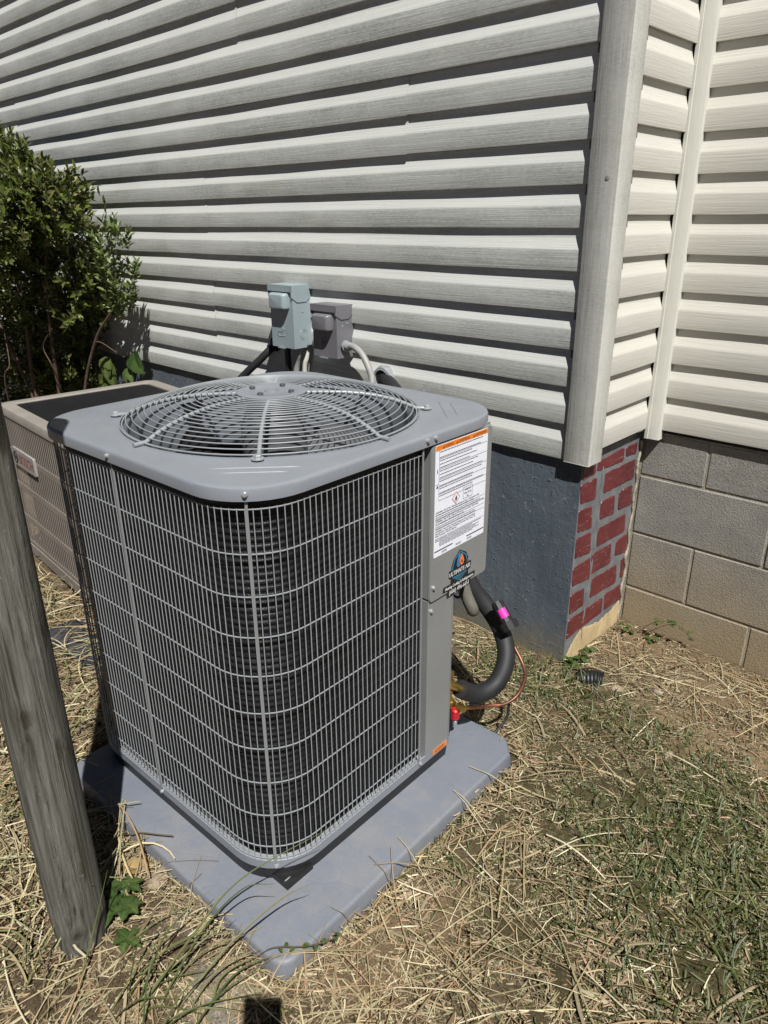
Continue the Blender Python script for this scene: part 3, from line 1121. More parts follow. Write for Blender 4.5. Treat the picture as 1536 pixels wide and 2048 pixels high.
def hexbolt(parent, x, y, z, r=0.0085, h=0.009):
    mb = MB()
    mb.lathe([(r * 1.5, 0), (r * 1.5, h * 0.25), (r * 1.05, h * 0.3)], 16, (x, y, z), cap=True)
    mb.lathe([(r, h * .3), (r, h * 0.85), (r * .8, h)], 6, (x, y, z), cap=True)
    return mb.build('bolt', M_screw, parent, smooth=30)


for sx, sy in ((1, 1), (1, -1), (-1, 1), (-1, -1)):
    hexbolt(lid, 0.258 * sx, 0.258 * sy, ZT + 0.0035)


def side_screw(parent, x, y, z, nx_, ny_, r=0.0046):
    n_ = Vector((nx_, ny_, 0)); t = Vector((-ny_, nx_, 0)); up = Vector((0, 0, 1)); c = Vector((x, y, z))
    mb = MB()
    prof = [(r * 1.35, 0), (r * 1.35, 0.0015), (r * 0.95, 0.002), (r * 0.9, 0.0055), (r * 0.4, 0.0062), (0.0001, 0.0056)]
    n = 12; vs = []; fs = []
    for rr, h in prof:
        for j in range(n):
            a = 2 * math.pi * j / n
            vs.append(c + n_ * h + t * (rr * math.cos(a)) + up * (rr * math.sin(a)))
    for i in range(len(prof) - 1):
        for j in range(n):
            fs.append((i * n + j, i * n + (j + 1) % n, (i + 1) * n + (j + 1) % n, (i + 1) * n + j))
    return mb.add(vs, fs).build('screw', M_screw, parent, smooth=40)


H8 = 0.0085
cl_ = RC + H8
side_screw(lid, HX - RC + cl_ * .7071, -(HY - RC) - cl_ * .7071, 0.956, .7071, -.7071)
side_screw(lid, -0.03, -HY - H8, 0.956, 0, -1)
side_screw(lid, HX + H8, 0.085, 0.957, 1, 0)
side_screw(lid, HX + H8, 0.113, 0.957, 1, 0)

# fan guard



def dome(r):
    t = min(1.0, max(0.0, (r - 0.08) / 0.265))
    return ZT + 0.004 + 0.047 * (1 - t ** 3.0)


hub = MB().lathe([(0.0, dome(.05) - 0.002), (0.078, dome(.05) - 0.002), (0.083, dome(.05)), (0.083, dome(.05) + 0.003), (0.078, dome(.05) + 0.0045), (0.058, dome(.05) + 0.0045), (0.054, dome(.05) + 0.0025), (0.02, dome(.05) + 0.0025), (0.0, dome(.05) + 0.0025)], 40, cap=False).build('fan_guard', M_ac, unit, smooth=30)
NR = 19
for k in range(NR):
    r_ = 0.093 + (0.345 - 0.093) * (k / (NR - 1))
    mb = MB(); mb.tube([(r_ * math.cos(a), r_ * math.sin(a), dome(r_) + 0.0016) for a in np.linspace(0, 2 * math.pi, 64, endpoint=False)], 0.0016, 6, closed=True)
    mb.build('guard_ring', M_ring, hub, smooth=70)
mb = MB(); mb.tube([(0.340 * math.cos(a), 0.340 * math.sin(a), ZT + 0.0035) for a in np.linspace(0, 2 * math.pi, 64, endpoint=False)], 0.0022, 6, closed=True)
mb.build('guard_ring', M_ring, hub, smooth=70)
for k in range(8):
    a = R(45 * k)
    end = 0.362 if k % 2 else 0.366
    rs = [0.07, 0.12, 0.17, 0.21, 0.25, 0.28, 0.30, 0.32, 0.338, end]
    pth = [(r_ * math.cos(a), r_ * math.sin(a), (dome(r_) - 0.0028) if r_ < 0.339 else ZT + 0.0045) for r_ in rs]
    MB().tube(pth, 0.0050, 10).build('spoke', M_ring, hub, smooth=50)
for k in range(4):
    a = R(20 + 90 * k)
    bx, by = 0.052 * math.cos(a), 0.052 * math.sin(a)
    MB().lathe([(0.0070, dome(.05) + 0.0035), (0.0070, dome(.05) + 0.0085), (0.0055, dome(.05) + 0.0095)], 6, (bx, by, 0)).build('nut', M_nut, hub, smooth=20)
MB().tube([(0.016 * math.cos(a), 0.016 * math.sin(a), dome(.05) + 0.0026) for a in np.linspace(0, 2 * math.pi, 24, endpoint=False)], 0.0012, 6, closed=True).build('hub_boss', M_ac, hub, smooth=60)

# motor and blades under the guard
motor = MB().lathe([(0.0, 0.80), (0.07, 0.80), (0.078, 0.81), (0.078, 0.945), (0.07, 0.96), (0.05, dome(.05) - 0.003), (0.0, dome(.05) - 0.003)], 32, cap=False).build('fan_motor', M_fan, unit, smooth=40)
for k in range(3):
    mb = MB(); vs = []; fs = []
    nr, na = 8, 10
    for i in range(nr + 1):
        r_ = 0.06 + (0.315 - 0.06) * i / nr
        span = 0.55 + 0.42 * (i / nr)
        for j in range(na + 1):
            t = j / na
            a = R(118 * k + 62) + (t - 0.5) * span * 1.35 + 0.35 * (i / nr)
            vs.append((r_ * math.cos(a), r_ * math.sin(a), 0.835 + (t - 0.5) * (0.105 - 0.02 * i / nr) + 0.01 * math.sin(t * 3.14)))
    for i in range(nr):
        for j in range(na):
            fs.append((i * (na + 1) + j, (i + 1) * (na + 1) + j, (i + 1) * (na + 1) + j + 1, i * (na + 1) + j + 1))
    mb.add(vs, fs).build('fan_blade', M_fan, unit, smooth=60, recalc=False)

# control panel on the right face
PX = HX + 0.0035


def plate(parent, name, poly, x0, x1, mat, bev=0.0012):
    mb = MB()
    mb.prism(poly, lambda a, b_, h: (h, a, b_), x0, x1, bev)
    o_ = mb.build(name, mat, parent, smooth=30)
    return o_


def rp(y0, y1, z0, z1, r=0.006):
    return round_poly([(y0, z0), (y1, z0), (y1, z1), (y0, z1)], r, 4)


# upper electrical box and lower post panel
MB().box(HX - 0.09, HX + 0.0005, 0.107, 0.336, 0.562, 0.945).build('control_box', M_acpanel, unit)
plate(unit, 'control_cover', rp(0.106, 0.3385, 0.553, 0.9405, 0.012), HX + 0.0005, PX + 0.002, M_acpanel, 0.0018)
MB().box(HX - 0.05, HX + 0.0004, 0.107, 0.205, 0.098, 0.556).build('corner_panel', M_acpanel, unit)
MB().box(HX - 0.003, HX + 0.0025, 0.203, 0.2055, 0.098, 0.5525).build('panel_edge', M_acpanel, unit)
side_screw(unit, PX + 0.002, 0.119, 0.591, 1, 0, 0.0048)
side_screw(unit, HX + 0.0004, 0.119, 0.527, 1, 0, 0.0048)
side_screw(unit, HX + 0.0006, 0.085, 0.096, 1, 0, 0.0048)
side_screw(unit, HX - RC + RC * .7071, -(HY - RC) - RC * .7071, 0.091, .7071, -.7071, 0.0045)
side_screw(unit, -0.03, -HY - .0008, 0.091, 0, -1, 0.0045)

# warning label
LX = PX + 0.0024
label = plate(unit, 'warning_label', rp(0.118, 0.319, 0.667, 0.936, 0.003), PX + 0.0019, LX, M_white, 0.0)
W0, W1, L0, L1 = 0.118, 0.319, 0.667, 0.936
LN = lambda x, y: (LX + 0.0004, W0 + x, L0 + y)      # label coordinates in metres from its lower left corner


def flat(parent, name, poly, mat, h=0.0004):
    mb = MB()
    mb.prism(poly, lambda a, b_, hh: (LX + hh, W0 + a, L0 + b_), 0.00002, h)
    return mb.build(name, mat, parent)


LW, LH = W1 - W0, L1 - L0
flat(label, 'orange_band', [(0.001, LH - 0.0125), (LW - 0.001, LH - 0.0125), (LW - 0.001, LH - 0.001), (0.001, LH - 0.001)], M_orange)
LT = lambda x0, y0: (lambda x, y: (LX + 0.0007, W0 + x0 + x, L0 + y0 + y))
for x0, word in ((0.026, 'WARNING'), (0.075, 'ADVERTENCIA'), (0.140, 'AVERTISSEMENT')):
    text_mesh(word, 0.0085, M_ink, label, LT(x0 + 0.007, LH - 0.0098), sx=0.78)
    flat(label, 'warning_triangle', [(x0, LH - 0.0105), (x0 + 0.0055, LH - 0.0105), (x0 + 0.00275, LH - 0.0045)], M_ink, 0.0007)
# ruled lines and fine print (too small to read in the photograph)
fine = MB(); rules = MB()


def bar(mb, x0, x1, y, t, hh=0.0004):
    mb.prism([(x0, y - t / 2), (x1, y - t / 2), (x1, y + t / 2), (x0, y + t / 2)], lambda a, b_, h: (LX + h, W0 + a, L0 + b_), 0.00002, hh)


def words(y, x0, x1, t=0.0021):
    x = x0
    while x < x1 - 0.003:
        w = random.uniform(0.003, 0.012)
        bar(fine, x, min(x + w, x1), y, t)
        x += w + random.uniform(0.0010, 0.0018)


yy = LH - 0.0125
rows = [(2, 0.02), (3, 0.024), (3, 0.024), (2, 0.0175), (2, 0.0175), (1, 0.015)]
for nl, hh in rows:
    for i in range(nl):
        words(yy - 0.0042 - i * (hh - 0.005) / max(1, nl - 1) * 0.85, 0.016, LW - 0.008 - random.uniform(0, 0.07))
    yy -= hh
    bar(rules, 0.014, LW - 0.002, yy, 0.0005)
rules.prism([(0.0135, yy), (0.0140, yy), (0.0140, LH - 0.0125), (0.0135, LH - 0.0125)], lambda a, b_, h: (LX + h, W0 + a, L0 + b_), 0.00002, 0.0004)
bar(rules, 0.002, 0.014, 0.178, 0.0005)
# bottom part fine print
for y0, n_, step in ((0.0985, 2, 0.0042), (0.0755, 2, 0.0042), (0.0435, 6, 0.0036)):
    for i in range(n_):
        words(y0 - i * step, 0.004 if i < 2 else 0.02, LW - 0.006 - random.uniform(0, 0.05), 0.0018)
for x0 in (0.03, 0.085, 0.13):
    words(0.0085, x0, x0 + 0.02, 0.0015); words(0.0055, x0, x0 + 0.02, 0.0015)
for y in (0.105, 0.0935, 0.082, 0.0705, 0.048):
    bar(rules, 0.004, LW - 0.003, y - 0.0015, 0.0004)
bar(rules, 0.002, 0.072, 0.0145, 0.0022, 0.0006); bar(rules, 0.128, LW - 0.002, 0.0145, 0.0022, 0.0006)
o = fine.build('fine_print', M_fineink, label, recalc=False); o['kind'] = 'stuff'
rules.build('ruled_lines', M_ink, label, recalc=False)
# hazard diamond with flame
dc = (0.080, 0.1275)
dm = flat(label, 'hazard_diamond', [(dc[0] - .015, dc[1]), (dc[0], dc[1] - .0155), (dc[0] + .015, dc[1]), (dc[0], dc[1] + .0155)], M_redprint, 0.0004)
flat(dm, 'diamond_field', [(dc[0] - .0125, dc[1]), (dc[0], dc[1] - .013), (dc[0] + .0125, dc[1]), (dc[0], dc[1] + .013)], M_white, 0.0006)
fl = [(0, .0075), (.0016, .0042), (.0034, .0012), (.0040, -.002), (.0030, -.0048), (.0012, -.006), (-.0012, -.006), (-.0032, -.0046), (-.0038, -.0016), (-.0026, .001), (-.0018, .0028), (-.0006, .0045)]
flat(dm, 'flame', [(dc[0] + a * .95, dc[1] + b_ * .95) for a, b_ in fl], M_ink, 0.0009)
bar2 = flat(dm, 'flame_base', [(dc[0] - .004, dc[1] - .0072), (dc[0] + .004, dc[1] - .0072), (dc[0] + .004, dc[1] - .0064), (dc[0] - .004, dc[1] - .0064)], M_ink, 0.0009)
bx0, bx1, by0, by1 = 0.108, 0.145, 0.116, 0.144
frm = MB()
for a0, a1, b0, b1 in ((bx0, bx1, by0, by0 + .0006), (bx0, bx1, by1 - .0006, by1), (bx0, bx0 + .0006, by0, by1), (bx1 - .0006, bx1, by0, by1)):
    frm.prism([(a0, b0), (a1, b0), (a1, b1), (a0, b1)], lambda a, b_, h: (LX + h, W0 + a, L0 + b_), 0.00002, 0.0004)
frm.build('group_frame', M_ink, label, recalc=False)
text_mesh('Refrigerant\nSafety Group\nA2L', 0.0066, M_ink, label, LT((bx0 + bx1) / 2, by1 - 0.0085), align='CENTER', sx=0.82, line=1.25)
text_mesh('WARNING - Risk Of Fire. Flammable Refrigerant Used. To Be Repaired Only\nBy Trained Service Personnel. Do Not Puncture Refrigerant Tubing', 0.0062, M_ink, label, LT(0.004, 0.1085), sx=0.87, line=0.9)
text_mesh('WARNING - Risk Of Fire. Dispose Of Properly In Accordance With Federal\nOr Local Regulations. Flammable Refrigerant Used', 0.0062, M_ink, label, LT(0.004, 0.0865), sx=0.87, line=0.9)
text_mesh("WARNING - Risk Of Fire. Flammable Refrigerant Used. Consult Repair\nManual/Owner's Guide Before Attempting To Service This Product. All\nSafety Precautions Must Be Followed", 0.0062, M_ink, label, LT(0.004, 0.0625), sx=0.87, line=0.9)
tri_ = flat(label, 'caution_symbol', [(0.0045, 0.1700), (0.0115, 0.1700), (0.008, 0.1765)], M_ink, 0.0006)
flat(label, 'bolt_symbol', [(0.0068, 0.205), (0.0092, 0.205), (0.0082, 0.2145), (0.0072, 0.2145)], M_ink, 0.0006)

# orange service label at the foot
ol = plate(unit, 'orange_label', rp(0.139, 0.198, 0.0855, 0.1015, 0.002), HX + 0.0006, HX + 0.0013, M_orange, 0.0)
of = MB()
for i in range(3):
    x = 0.146
    while x < 0.185:
        w = random.uniform(.004, .010)
        of.box(HX + 0.0013, HX + 0.0015, x, min(x + w, 0.19), 0.0975 - i * 0.0042 - 0.0010, 0.0975 - i * 0.0042 + 0.0006)
        x += w + 0.002
of.build('fine_print', M_ink, ol)['kind'] = 'stuff'

# company sticker  (local y 0.156..0.285, z 0.540..0.653)
SX = PX + 0.0022
sy0, sz0 = 0.2235, 0.600
SN = lambda a, b_, h: (SX + h, sy0 + a, sz0 + b_)


def sflat(parent, name, poly, mat, h0, h1):
    mb = MB(); mb.prism(poly, SN, h0, h1)
    return mb.build(name, mat, parent)


outl = [(-0.003, 0.055), (-0.012, 0.046), (-0.026, 0.036), (-0.034, 0.020), (-0.034, 0.010), (-0.044, 0.009), (-0.044, -0.010), (-0.036, -0.013), (-0.036, -0.026), (-0.065, -0.026), (-0.067, -0.040), (-0.048, -0.041), (-0.047, -0.057),
        (0.047, -0.057), (0.048, -0.041), (0.064, -0.040), (0.065, -0.026), (0.036, -0.026), (0.036, -0.013), (0.046, -0.010), (0.047, 0.009), (0.034, 0.010), (0.034, 0.022), (0.024, 0.040), (0.012, 0.046)]
st = sflat(unit, 'company_sticker', outl, M_stblack, 0.0, 0.0004)
sflat(st, 'shield_edge', [(0, 0.051), (-0.024, 0.034), (-0.031, 0.018), (-0.031, 0.009), (0.031, 0.009), (0.031, 0.018), (0.024, 0.034)], M_stblue, 0.0004, 0.0006)
sflat(st, 'shield_field', [(0, 0.048), (-0.022, 0.032), (-0.028, 0.017), (-0.028, 0.009), (0.028, 0.009), (0.028, 0.017), (0.022, 0.032)], M_stblack, 0.0006, 0.0008)
sflat(st, 'blue_flame', [(-0.002, 0.048), (-0.008, 0.038), (-0.012, 0.028), (-0.014, 0.018), (-0.010, 0.010), (0.0, 0.010), (-0.003, 0.017), (-0.002, 0.026), (0.002, 0.036)], M_stblue, 0.0008, 0.0010)
sflat(st, 'orange_flame', [(0.005, 0.043), (0.001, 0.034), (-0.002, 0.024), (0.0, 0.015), (0.006, 0.0105), (0.013, 0.013), (0.016, 0.021), (0.013, 0.029), (0.010, 0.037)], M_storange, 0.0008, 0.0011)
sflat(st, 'dark_drop', [(0.006, 0.026), (0.004, 0.020), (0.007, 0.016), (0.010, 0.019), (0.009, 0.023)], M_stblack, 0.0011, 0.0013)
sflat(st, 'lower_chevron', [(-0.030, -0.012), (0.030, -0.012), (0.0, -0.029)], M_stblue, 0.0004, 0.0006)
sflat(st, 'chevron_field', [(-0.025, -0.0135), (0.025, -0.0135), (0.0, -0.0272)], M_stteal, 0.0006, 0.0008)
STX = lambda x0, y0: (lambda x, y: (SX + 0.0009, sy0 + x0 + x, sz0 + y0 + y))
sw = lambda x0, y0: STX(x0, y0)
for t, sz_, x0, y0, sx_ in (('ULTIMATE AIR', 0.0165, 0.0, -0.0065, 0.82), ('Heating Cooling & Refrigeration', 0.0112, 0.0, -0.0372, 0.80), ('(606) 496-6651', 0.0160, 0.0, -0.0535, 0.84)):
    for dx in (-0.0003, 0.0003):
        text_mesh(t, sz_, M_stwhite, st, STX(x0 + dx, y0 + (0.0002 if dx > 0 else 0)), align='CENTER', sx=sx_)

# service valves at the rear right corner
VX, VY = 0.366, 0.236


def valve(zc_, r, name):
    mb = MB()
    mb.lathe([(r * 0.9, zc_ - 0.02), (r * 1.15, zc_ - 0.012), (r * 1.15, zc_ + 0.012), (r * 0.8, zc_ + 0.018), (r * 0.8, zc_ + 0.03), (r * 0.95, zc_ + 0.031), (r * 0.95, zc_ + 0.038)], 6, (VX, VY, 0))
    mb.lathe([(r * 0.85, -0.03), (r * 0.85, 0.0), (r * 1.0, 0.006), (r * 1.0, 0.016)], 14, (VX, VY, zc_), 'x')
    return mb.build(name, M_brass, unit, smooth=30)


vp = MB(); vp.prism([(HX - 0.004, 0.2058), (HX - 0.196, 0.402), (HX - 0.206, 0.392), (0.30, 0.2058)], lambda a, b_, h: (a, b_, h), 0.10, 0.556); vp.build('valve_plate', M_zinc, unit)
v1 = valve(0.245, 0.014, 'suction_valve')
v2 = valve(0.186, 0.011, 'liquid_valve')
nut = MB()
nut.lathe([(0.0095, 0.0), (0.0115, 0.003), (0.0115, 0.016), (0.0095, 0.02), (0.0095, 0.024)], 6, (0.388, VY + 0.012, 0.180), 'x')
nut.build('flare_nut', M_brass, unit, smooth=20)
MB().lathe([(0.008, 0.0), (0.0125, 0.004), (0.0125, 0.030), (0.009, 0.034), (0.009, 0.036)], 14, (VX + 0.018, VY + 0.006, 0.140)).build('red_cap', M_red, unit, smooth=30)
MB().lathe([(0.006, 0.0), (0.006, 0.012), (0.0045, 0.014)], 10, (VX + 0.02, VY + 0.004, 0.125)).build('valve_stem', M_zinc, unit, smooth=30)

# ------------------------------------------------------------------ line set
hosepts = [(0.009, -0.688, 0.236), (0.016, -0.658, 0.212), (0.028, -0.620, 0.194), (0.041, -0.572, 0.203), (0.042, -0.532, 0.240), (0.023, -0.50, 0.281), (-0.017, -0.475, 0.318), (-0.058, -0.457, 0.338), (-0.105, -0.44, 0.357), (-0.16, -0.415, 0.37), (-0.24, -0.36, 0.40), (-0.42, -0.24, 0.54), (-0.62, -0.13, 0.72), (-0.80, -0.06, 0.81), (-0.90, -0.008, 0.832)]
hose = thing('insulated_pipe', 'thick black foam covered pipe curving out from behind the grey unit', 'pipe', (0.0, -0.5, 0.17))
off = Vector((0.0, -0.5, 0.17))
hp = [Vector(p) - off for p in smooth_path(hosepts, 126)]
hr = [0.0250 for i in range(len(hp))]
MB().tube(hp, hr, 18).build('foam_cover', M_foam, hose, smooth=50)
MB().tube([hp[0] + (hp[0] - hp[3]).normalized() * t for t in (0.0, 0.03, 0.045)], 0.0112, 12).build('copper_end', M_brass, hose, smooth=50)
seam = MB()
seam.tube([p + Vector((0.012, -0.022, -0.017)) for p in hp[8:30]], 0.0012, 5)
seam.build('foam_seam', M_black, hose)
# roll of black tape / coupling with the pink tag
tg = MB()
ta, tb_ = Vector((-0.020, -0.496, 0.408)) - off, Vector((0.038, -0.502, 0.346)) - off
tg.tube([ta, ta.lerp(tb_, 0.06), ta.lerp(tb_, 0.07), ta.lerp(tb_, .72), ta.lerp(tb_, .73), tb_], [0.016, 0.016, 0.018, 0.018, 0.027, 0.025], 10)
coup = tg.build('black_coupling', M_black, hose, smooth=30)
tmid = ta.lerp(tb_, 0.42); axd = (tb_ - ta).normalized()
side = Vector((0.62, -0.62, 0.48)).normalized(); side = (side - axd * side.dot(axd)).normalized(); acr = axd.cross(side)
pk = MB()
n = 6
vs = []
for i in range(n + 1):
    a = R(-38 + 76 * i / n)
    for s_ in (-0.013, 0.013):
        vs.append(tmid + axd * s_ + (side * math.cos(a) + acr * math.sin(a)) * 0.0188)
pk.add(vs, [(2 * i, 2 * i + 1, 2 * i + 3, 2 * i + 2) for i in range(n)]).build('pink_tag', M_pink, coup, recalc=True)

cop = thing('copper_tube', 'thin bare copper tube looping from the red capped valve', 'tube', (0.02, -0.5, 0.10))
off2 = Vector((0.02, -0.5, 0.10))
cpts = [(0.006, -0.69, 0.174), (0.012, -0.63, 0.145), (0.028, -0.57, 0.126), (0.051, -0.53, 0.122), (0.065, -0.49, 0.138), (0.067, -0.46, 0.177), (0.052, -0.45, 0.212), (0.019, -0.44, 0.243), (-0.02, -0.43, 0.275), (-0.09, -0.41, 0.33), (-0.2, -0.36, 0.38)]
cp = [Vector(p) - off2 for p in smooth_path(cpts, 80)]
MB().tube(cp[:22], 0.0052, 10).build('bright_run', M_copper, cop, smooth=50)
MB().tube(cp[21:], 0.0050, 10).build('brown_run', M_oldcopper, cop, smooth=50)
blw = MB()
blw.tube(smooth_path([(0.046, -0.50, 0.105), (0.05, -0.52, 0.06), (0.03, -0.58, 0.012), (0.02, -0.62, 0.0)], 20), 0.004, 7)
tag(blw.build('black_cord_end', M_black, smooth=50), 'short black cord end trailing onto straw near the copper tube', 'cord')  # loose end of a plain black wire

slv = MB()
spts = smooth_path([(-0.15, -0.52, 0.57), (-0.138, -0.51, 0.47), (-0.120, -0.505, 0.405), (-0.100, -0.50, 0.362), (-0.108, -0.485, 0.345), (-0.16, -0.45, 0.36), (-0.25, -0.40, 0.42)], 60)
slv.tube(spts, [0.0165 + (0.0014 if i % 2 else 0) for i in range(len(spts))], 12)
tag(slv.build('flexible_conduit', M_sleeve, smooth=50), 'ribbed grey brown flexible conduit hanging below the control box', 'conduit')
fr = MB()
fr.tube(smooth_path([(-0.16, -0.56, 0.52), (-0.143, -0.555, 0.435), (-0.128, -0.55, 0.410), (-0.105, -0.545, 0.418), (-0.10, -0.53, 0.50)], 24), 0.004, 6)
tag(fr.build('black_cable', M_black, smooth=50), 'thin black cable looping under the edge of the control box', 'cable')


# ------------------------------------------------------------------ disconnect boxes
def disconnect(x0, x1, z0, z1, depth, mat, label, knob_z, flap, side_knock):
    t = thing('disconnect_box', label, 'electrical box', ((x0 + x1) / 2, -0.004, z0), 0, 'electrical disconnect boxes')
    cx = (x0 + x1) / 2; w = (x1 - x0) / 2; h = z1 - z0; d = depth
    t.location = (cx, 0.0, z0)
    mb = MB().box(-w, w, -d, 0.012, 0, h - 0.012)
    mb.build('enclosure', mat, t)
    mb = MB()
    # rain hood: overhangs the front and folds down the sides
    mb.box(-w - 0.003, w + 0.003, -d - 0.008, 0.011, h - 0.012, h - 0.0095)
    mb.box(-w - 0.003, w + 0.003, -d - 0.008, -d - 0.006, h - 0.034, h - 0.0118)
    for sx in (-1, 1):
        xs2 = (sx * (w + 0.003), sx * (w + 0.0008))
        poly = [(-d - 0.0078, h - 0.0119), (0.0, h - 0.0119), (0.0, h - flap * 0.8), (-0.02, h - flap), (-d + 0.022, h - flap), (-d - 0.0078, h - flap * 0.72)]
        mb.prism(poly, lambda a, b_, hh: (hh, a, b_), xs2[1], xs2[0])
    mb.build('rain_hood', mat, t, smooth=20)
    # pull-out cover bulge
    kb = MB()
    kw = w * 0.72; zc2 = h * knob_z; kh = 0.032; kd = 0.03
    secs = []
    for f, dd in ((1.0, 0.0), (1.0, 0.012), (0.93, 0.024), (0.80, 0.030), (0.70, 0.031)):
        q = round_poly([(-kw * f, -kh * (0.96 if dd < .02 else f)), (kw * f, -kh * (0.96 if dd < .02 else f)), (kw * f, kh * f), (-kw * f, kh * f)], 0.010 * f, 4)
        secs.append([(a, -d - dd, zc2 + b_) for a, b_ in q])
    kb.rings(secs, cap1=True)
    kb.build('cover_bulge', mat, t, smooth=35)
    # embossed mark
    em = MB()
    if side_knock:
        zc3 = 0.052
        em.tube([(x_ - 0.010, -d - 0.0004, zc3 + z_) for x_, z_ in ((-0.026, 0), (-0.012, 0.012), (0.006, 0.010), (0.014, 0.020), (0.010, 0.024), (0.014, 0.030), (0.022, 0.020), (0.014, 0.014), (0.022, -0.006), (-0.010, -0.008), (-0.026, 0))], 0.0012, 5)
    else:
        zc3 = 0.058
        em.tube([(0.016 * math.cos(a) - 0.004, -d - 0.0004, zc3 + 0.016 * math.sin(a)) for a in np.linspace(0, 2 * math.pi, 24, endpoint=False)], 0.0011, 5, closed=True)
        em.tube([(-0.012, -d - .0004, zc3 + .007), (-0.008, -d - .0004, zc3 - .006), (-0.004, -d - .0004, zc3 + .005), (0.0, -d - .0004, zc3 - .006), (0.004, -d - .0004, zc3 + .007)], 0.0011, 5)
    em.build('embossed_mark', mat, t, smooth=60)
    # hasp tab at the bottom edge
    MB().box(-0.03, 0.012, -d - 0.006, -d + 0.006, -0.004, -0.0008).build('hasp_tab', M_zinc, t)
    for k_, (yy_, zz_) in enumerate((((-d * 0.45), h * 0.56),) if side_knock else ((-d * 0.3, h * 0.62), (-d * 0.62, h * 0.58))):
        MB().lathe([(0.0042, 0), (0.0042, 0.001), (0.0, 0.0022)], 10, (w, yy_, zz_), 'x', cap=False).build('rivet', M_zinc, t, smooth=40)
    if side_knock:
        kn = MB()
        for r_ in (0.020, 0.013):
            kn.tube([(w + 0.0002, -d * 0.45 + r_ * math.cos(a), 0.055 + r_ * math.sin(a)) for a in np.linspace(0, 2 * math.pi, 28, endpoint=False)], 0.0011, 5, closed=True)
        kn.build('knockout_ring', mat, t, smooth=60)
    return t


b1 = disconnect(-1.466, -1.325, 0.905, 1.160, 0.088, M_box1, 'taller pale blue grey disconnect box, left of the pair on the siding', 0.72, 0.075, True)
b2 = disconnect(-1.218, -1.083, 0.893, 1.100, 0.080, M_box2, 'shorter dark grey disconnect box with a conduit leaving its right side', 0.64, 0.062, False)

cd = thing('conduit', 'smooth grey conduit bending down from the dark grey disconnect box', 'conduit', (-1.08, -0.04, 0.93))
o3 = Vector((-1.08, -0.04, 0.93))
cpts = [Vector(p) - o3 for p in smooth_path([(-1.08, -0.045, 0.940), (-1.045, -0.047, 0.943), (-1.012, -0.05, 0.938), (-0.975, -0.052, 0.916), (-0.942, -0.055, 0.876), (-0.918, -0.06, 0.828), (-0.90, -0.09, 0.76), (-0.85, -0.16, 0.68), (-0.7, -0.28, 0.55)], 50)]
MB().tube(cpts, 0.0125, 14).build('conduit_run', M_conduit, cd, smooth=50)
MB().lathe([(0.019, 0.001), (0.021, 0.004), (0.021, 0.011), (0.0165, 0.013), (0.0165, 0.032), (0.0145, 0.035)], 16, (-0.001, -0.005, 0.010), 'x').build('conduit_fitting', M_putty, cd, smooth=35)

pf = MB()
pf.lathe([(0.046, 0.012), (0.050, -0.008), (0.044, -0.022), (0.034, -0.024), (0.033, -0.018)], 22, (-0.905, -0.002, 0.832), 'y', cap=False)
ring = pf.build('pipe_seal', M_putty, smooth=50)
tag(ring, 'lumpy grey sealant ring around the pipe hole in the siding', 'sealant')
blkd = MB().lathe([(0.0, -0.0175), (0.033, -0.0175)], 22, (-0.905, -0.002, 0.832), 'y', cap=False).build('hole_dark', M_dark, ring)

lp = thing('black_pipe', 'dark insulated pipe leaving a hole in the siding, left of the boxes', 'pipe', (-1.575, -0.01, 0.865))
o4 = Vector((-1.575, -0.01, 0.865))
MB().tube([Vector(p) - o4 for p in smooth_path([(-1.555, 0.006, 0.895), (-1.566, -0.03, 0.868), (-1.60, -0.06, 0.825), (-1.65, -0.09, 0.775), (-1.72, -0.13, 0.70)], 24)], 0.0165, 12).build('pipe_run', M_foam, lp, smooth=50)
MB().lathe([(0.0, -0.004), (0.031, -0.004), (0.034, 0.002)], 20, (0.016, 0.0085, 0.028), 'y', cap=False).build('hole_dark', M_dark, lp)

cb = thing('cable_bundle', 'black conduit and pale grey cables hanging below the paler disconnect box', 'cables', (-1.39, -0.04, 0.905))
o5 = Vector((-1.39, -0.04, 0.905))
bl_ = MB()
bl_.tube([Vector(p) - o5 for p in ((-1.425, -0.045, 0.906), (-1.425, -0.045, 0.892), (-1.4249, -0.045, 0.8915), (-1.425, -0.045, 0.66))], [0.021, 0.021, 0.0135, 0.0135], 12)
bl_.build('black_conduit', M_black, cb, smooth=40)
MB().tube([Vector(p) - o5 for p in smooth_path([(-1.352, -0.05, 0.905), (-1.355, -0.048, 0.875), (-1.366, -0.045, 0.845), (-1.375, -0.045, 0.80), (-1.38, -0.05, 0.70)], 20)], 0.0125, 12).build('grey_cable', M_conduit, cb, smooth=50)
MB().tube([Vector(p) - o5 for p in smooth_path([(-1.322, -0.02, 0.89), (-1.328, -0.025, 0.86), (-1.338, -0.03, 0.82), (-1.345, -0.03, 0.70)], 20)], [0.006 + 0.004 * min(1, i / 8) for i in range(len(smooth_path([(0, 0, 0), (0, 0, 1), (0, 0, 2), (0, 0, 3)], 20)))], 10).build('pale_cable', M_trim2, cb, smooth=50)

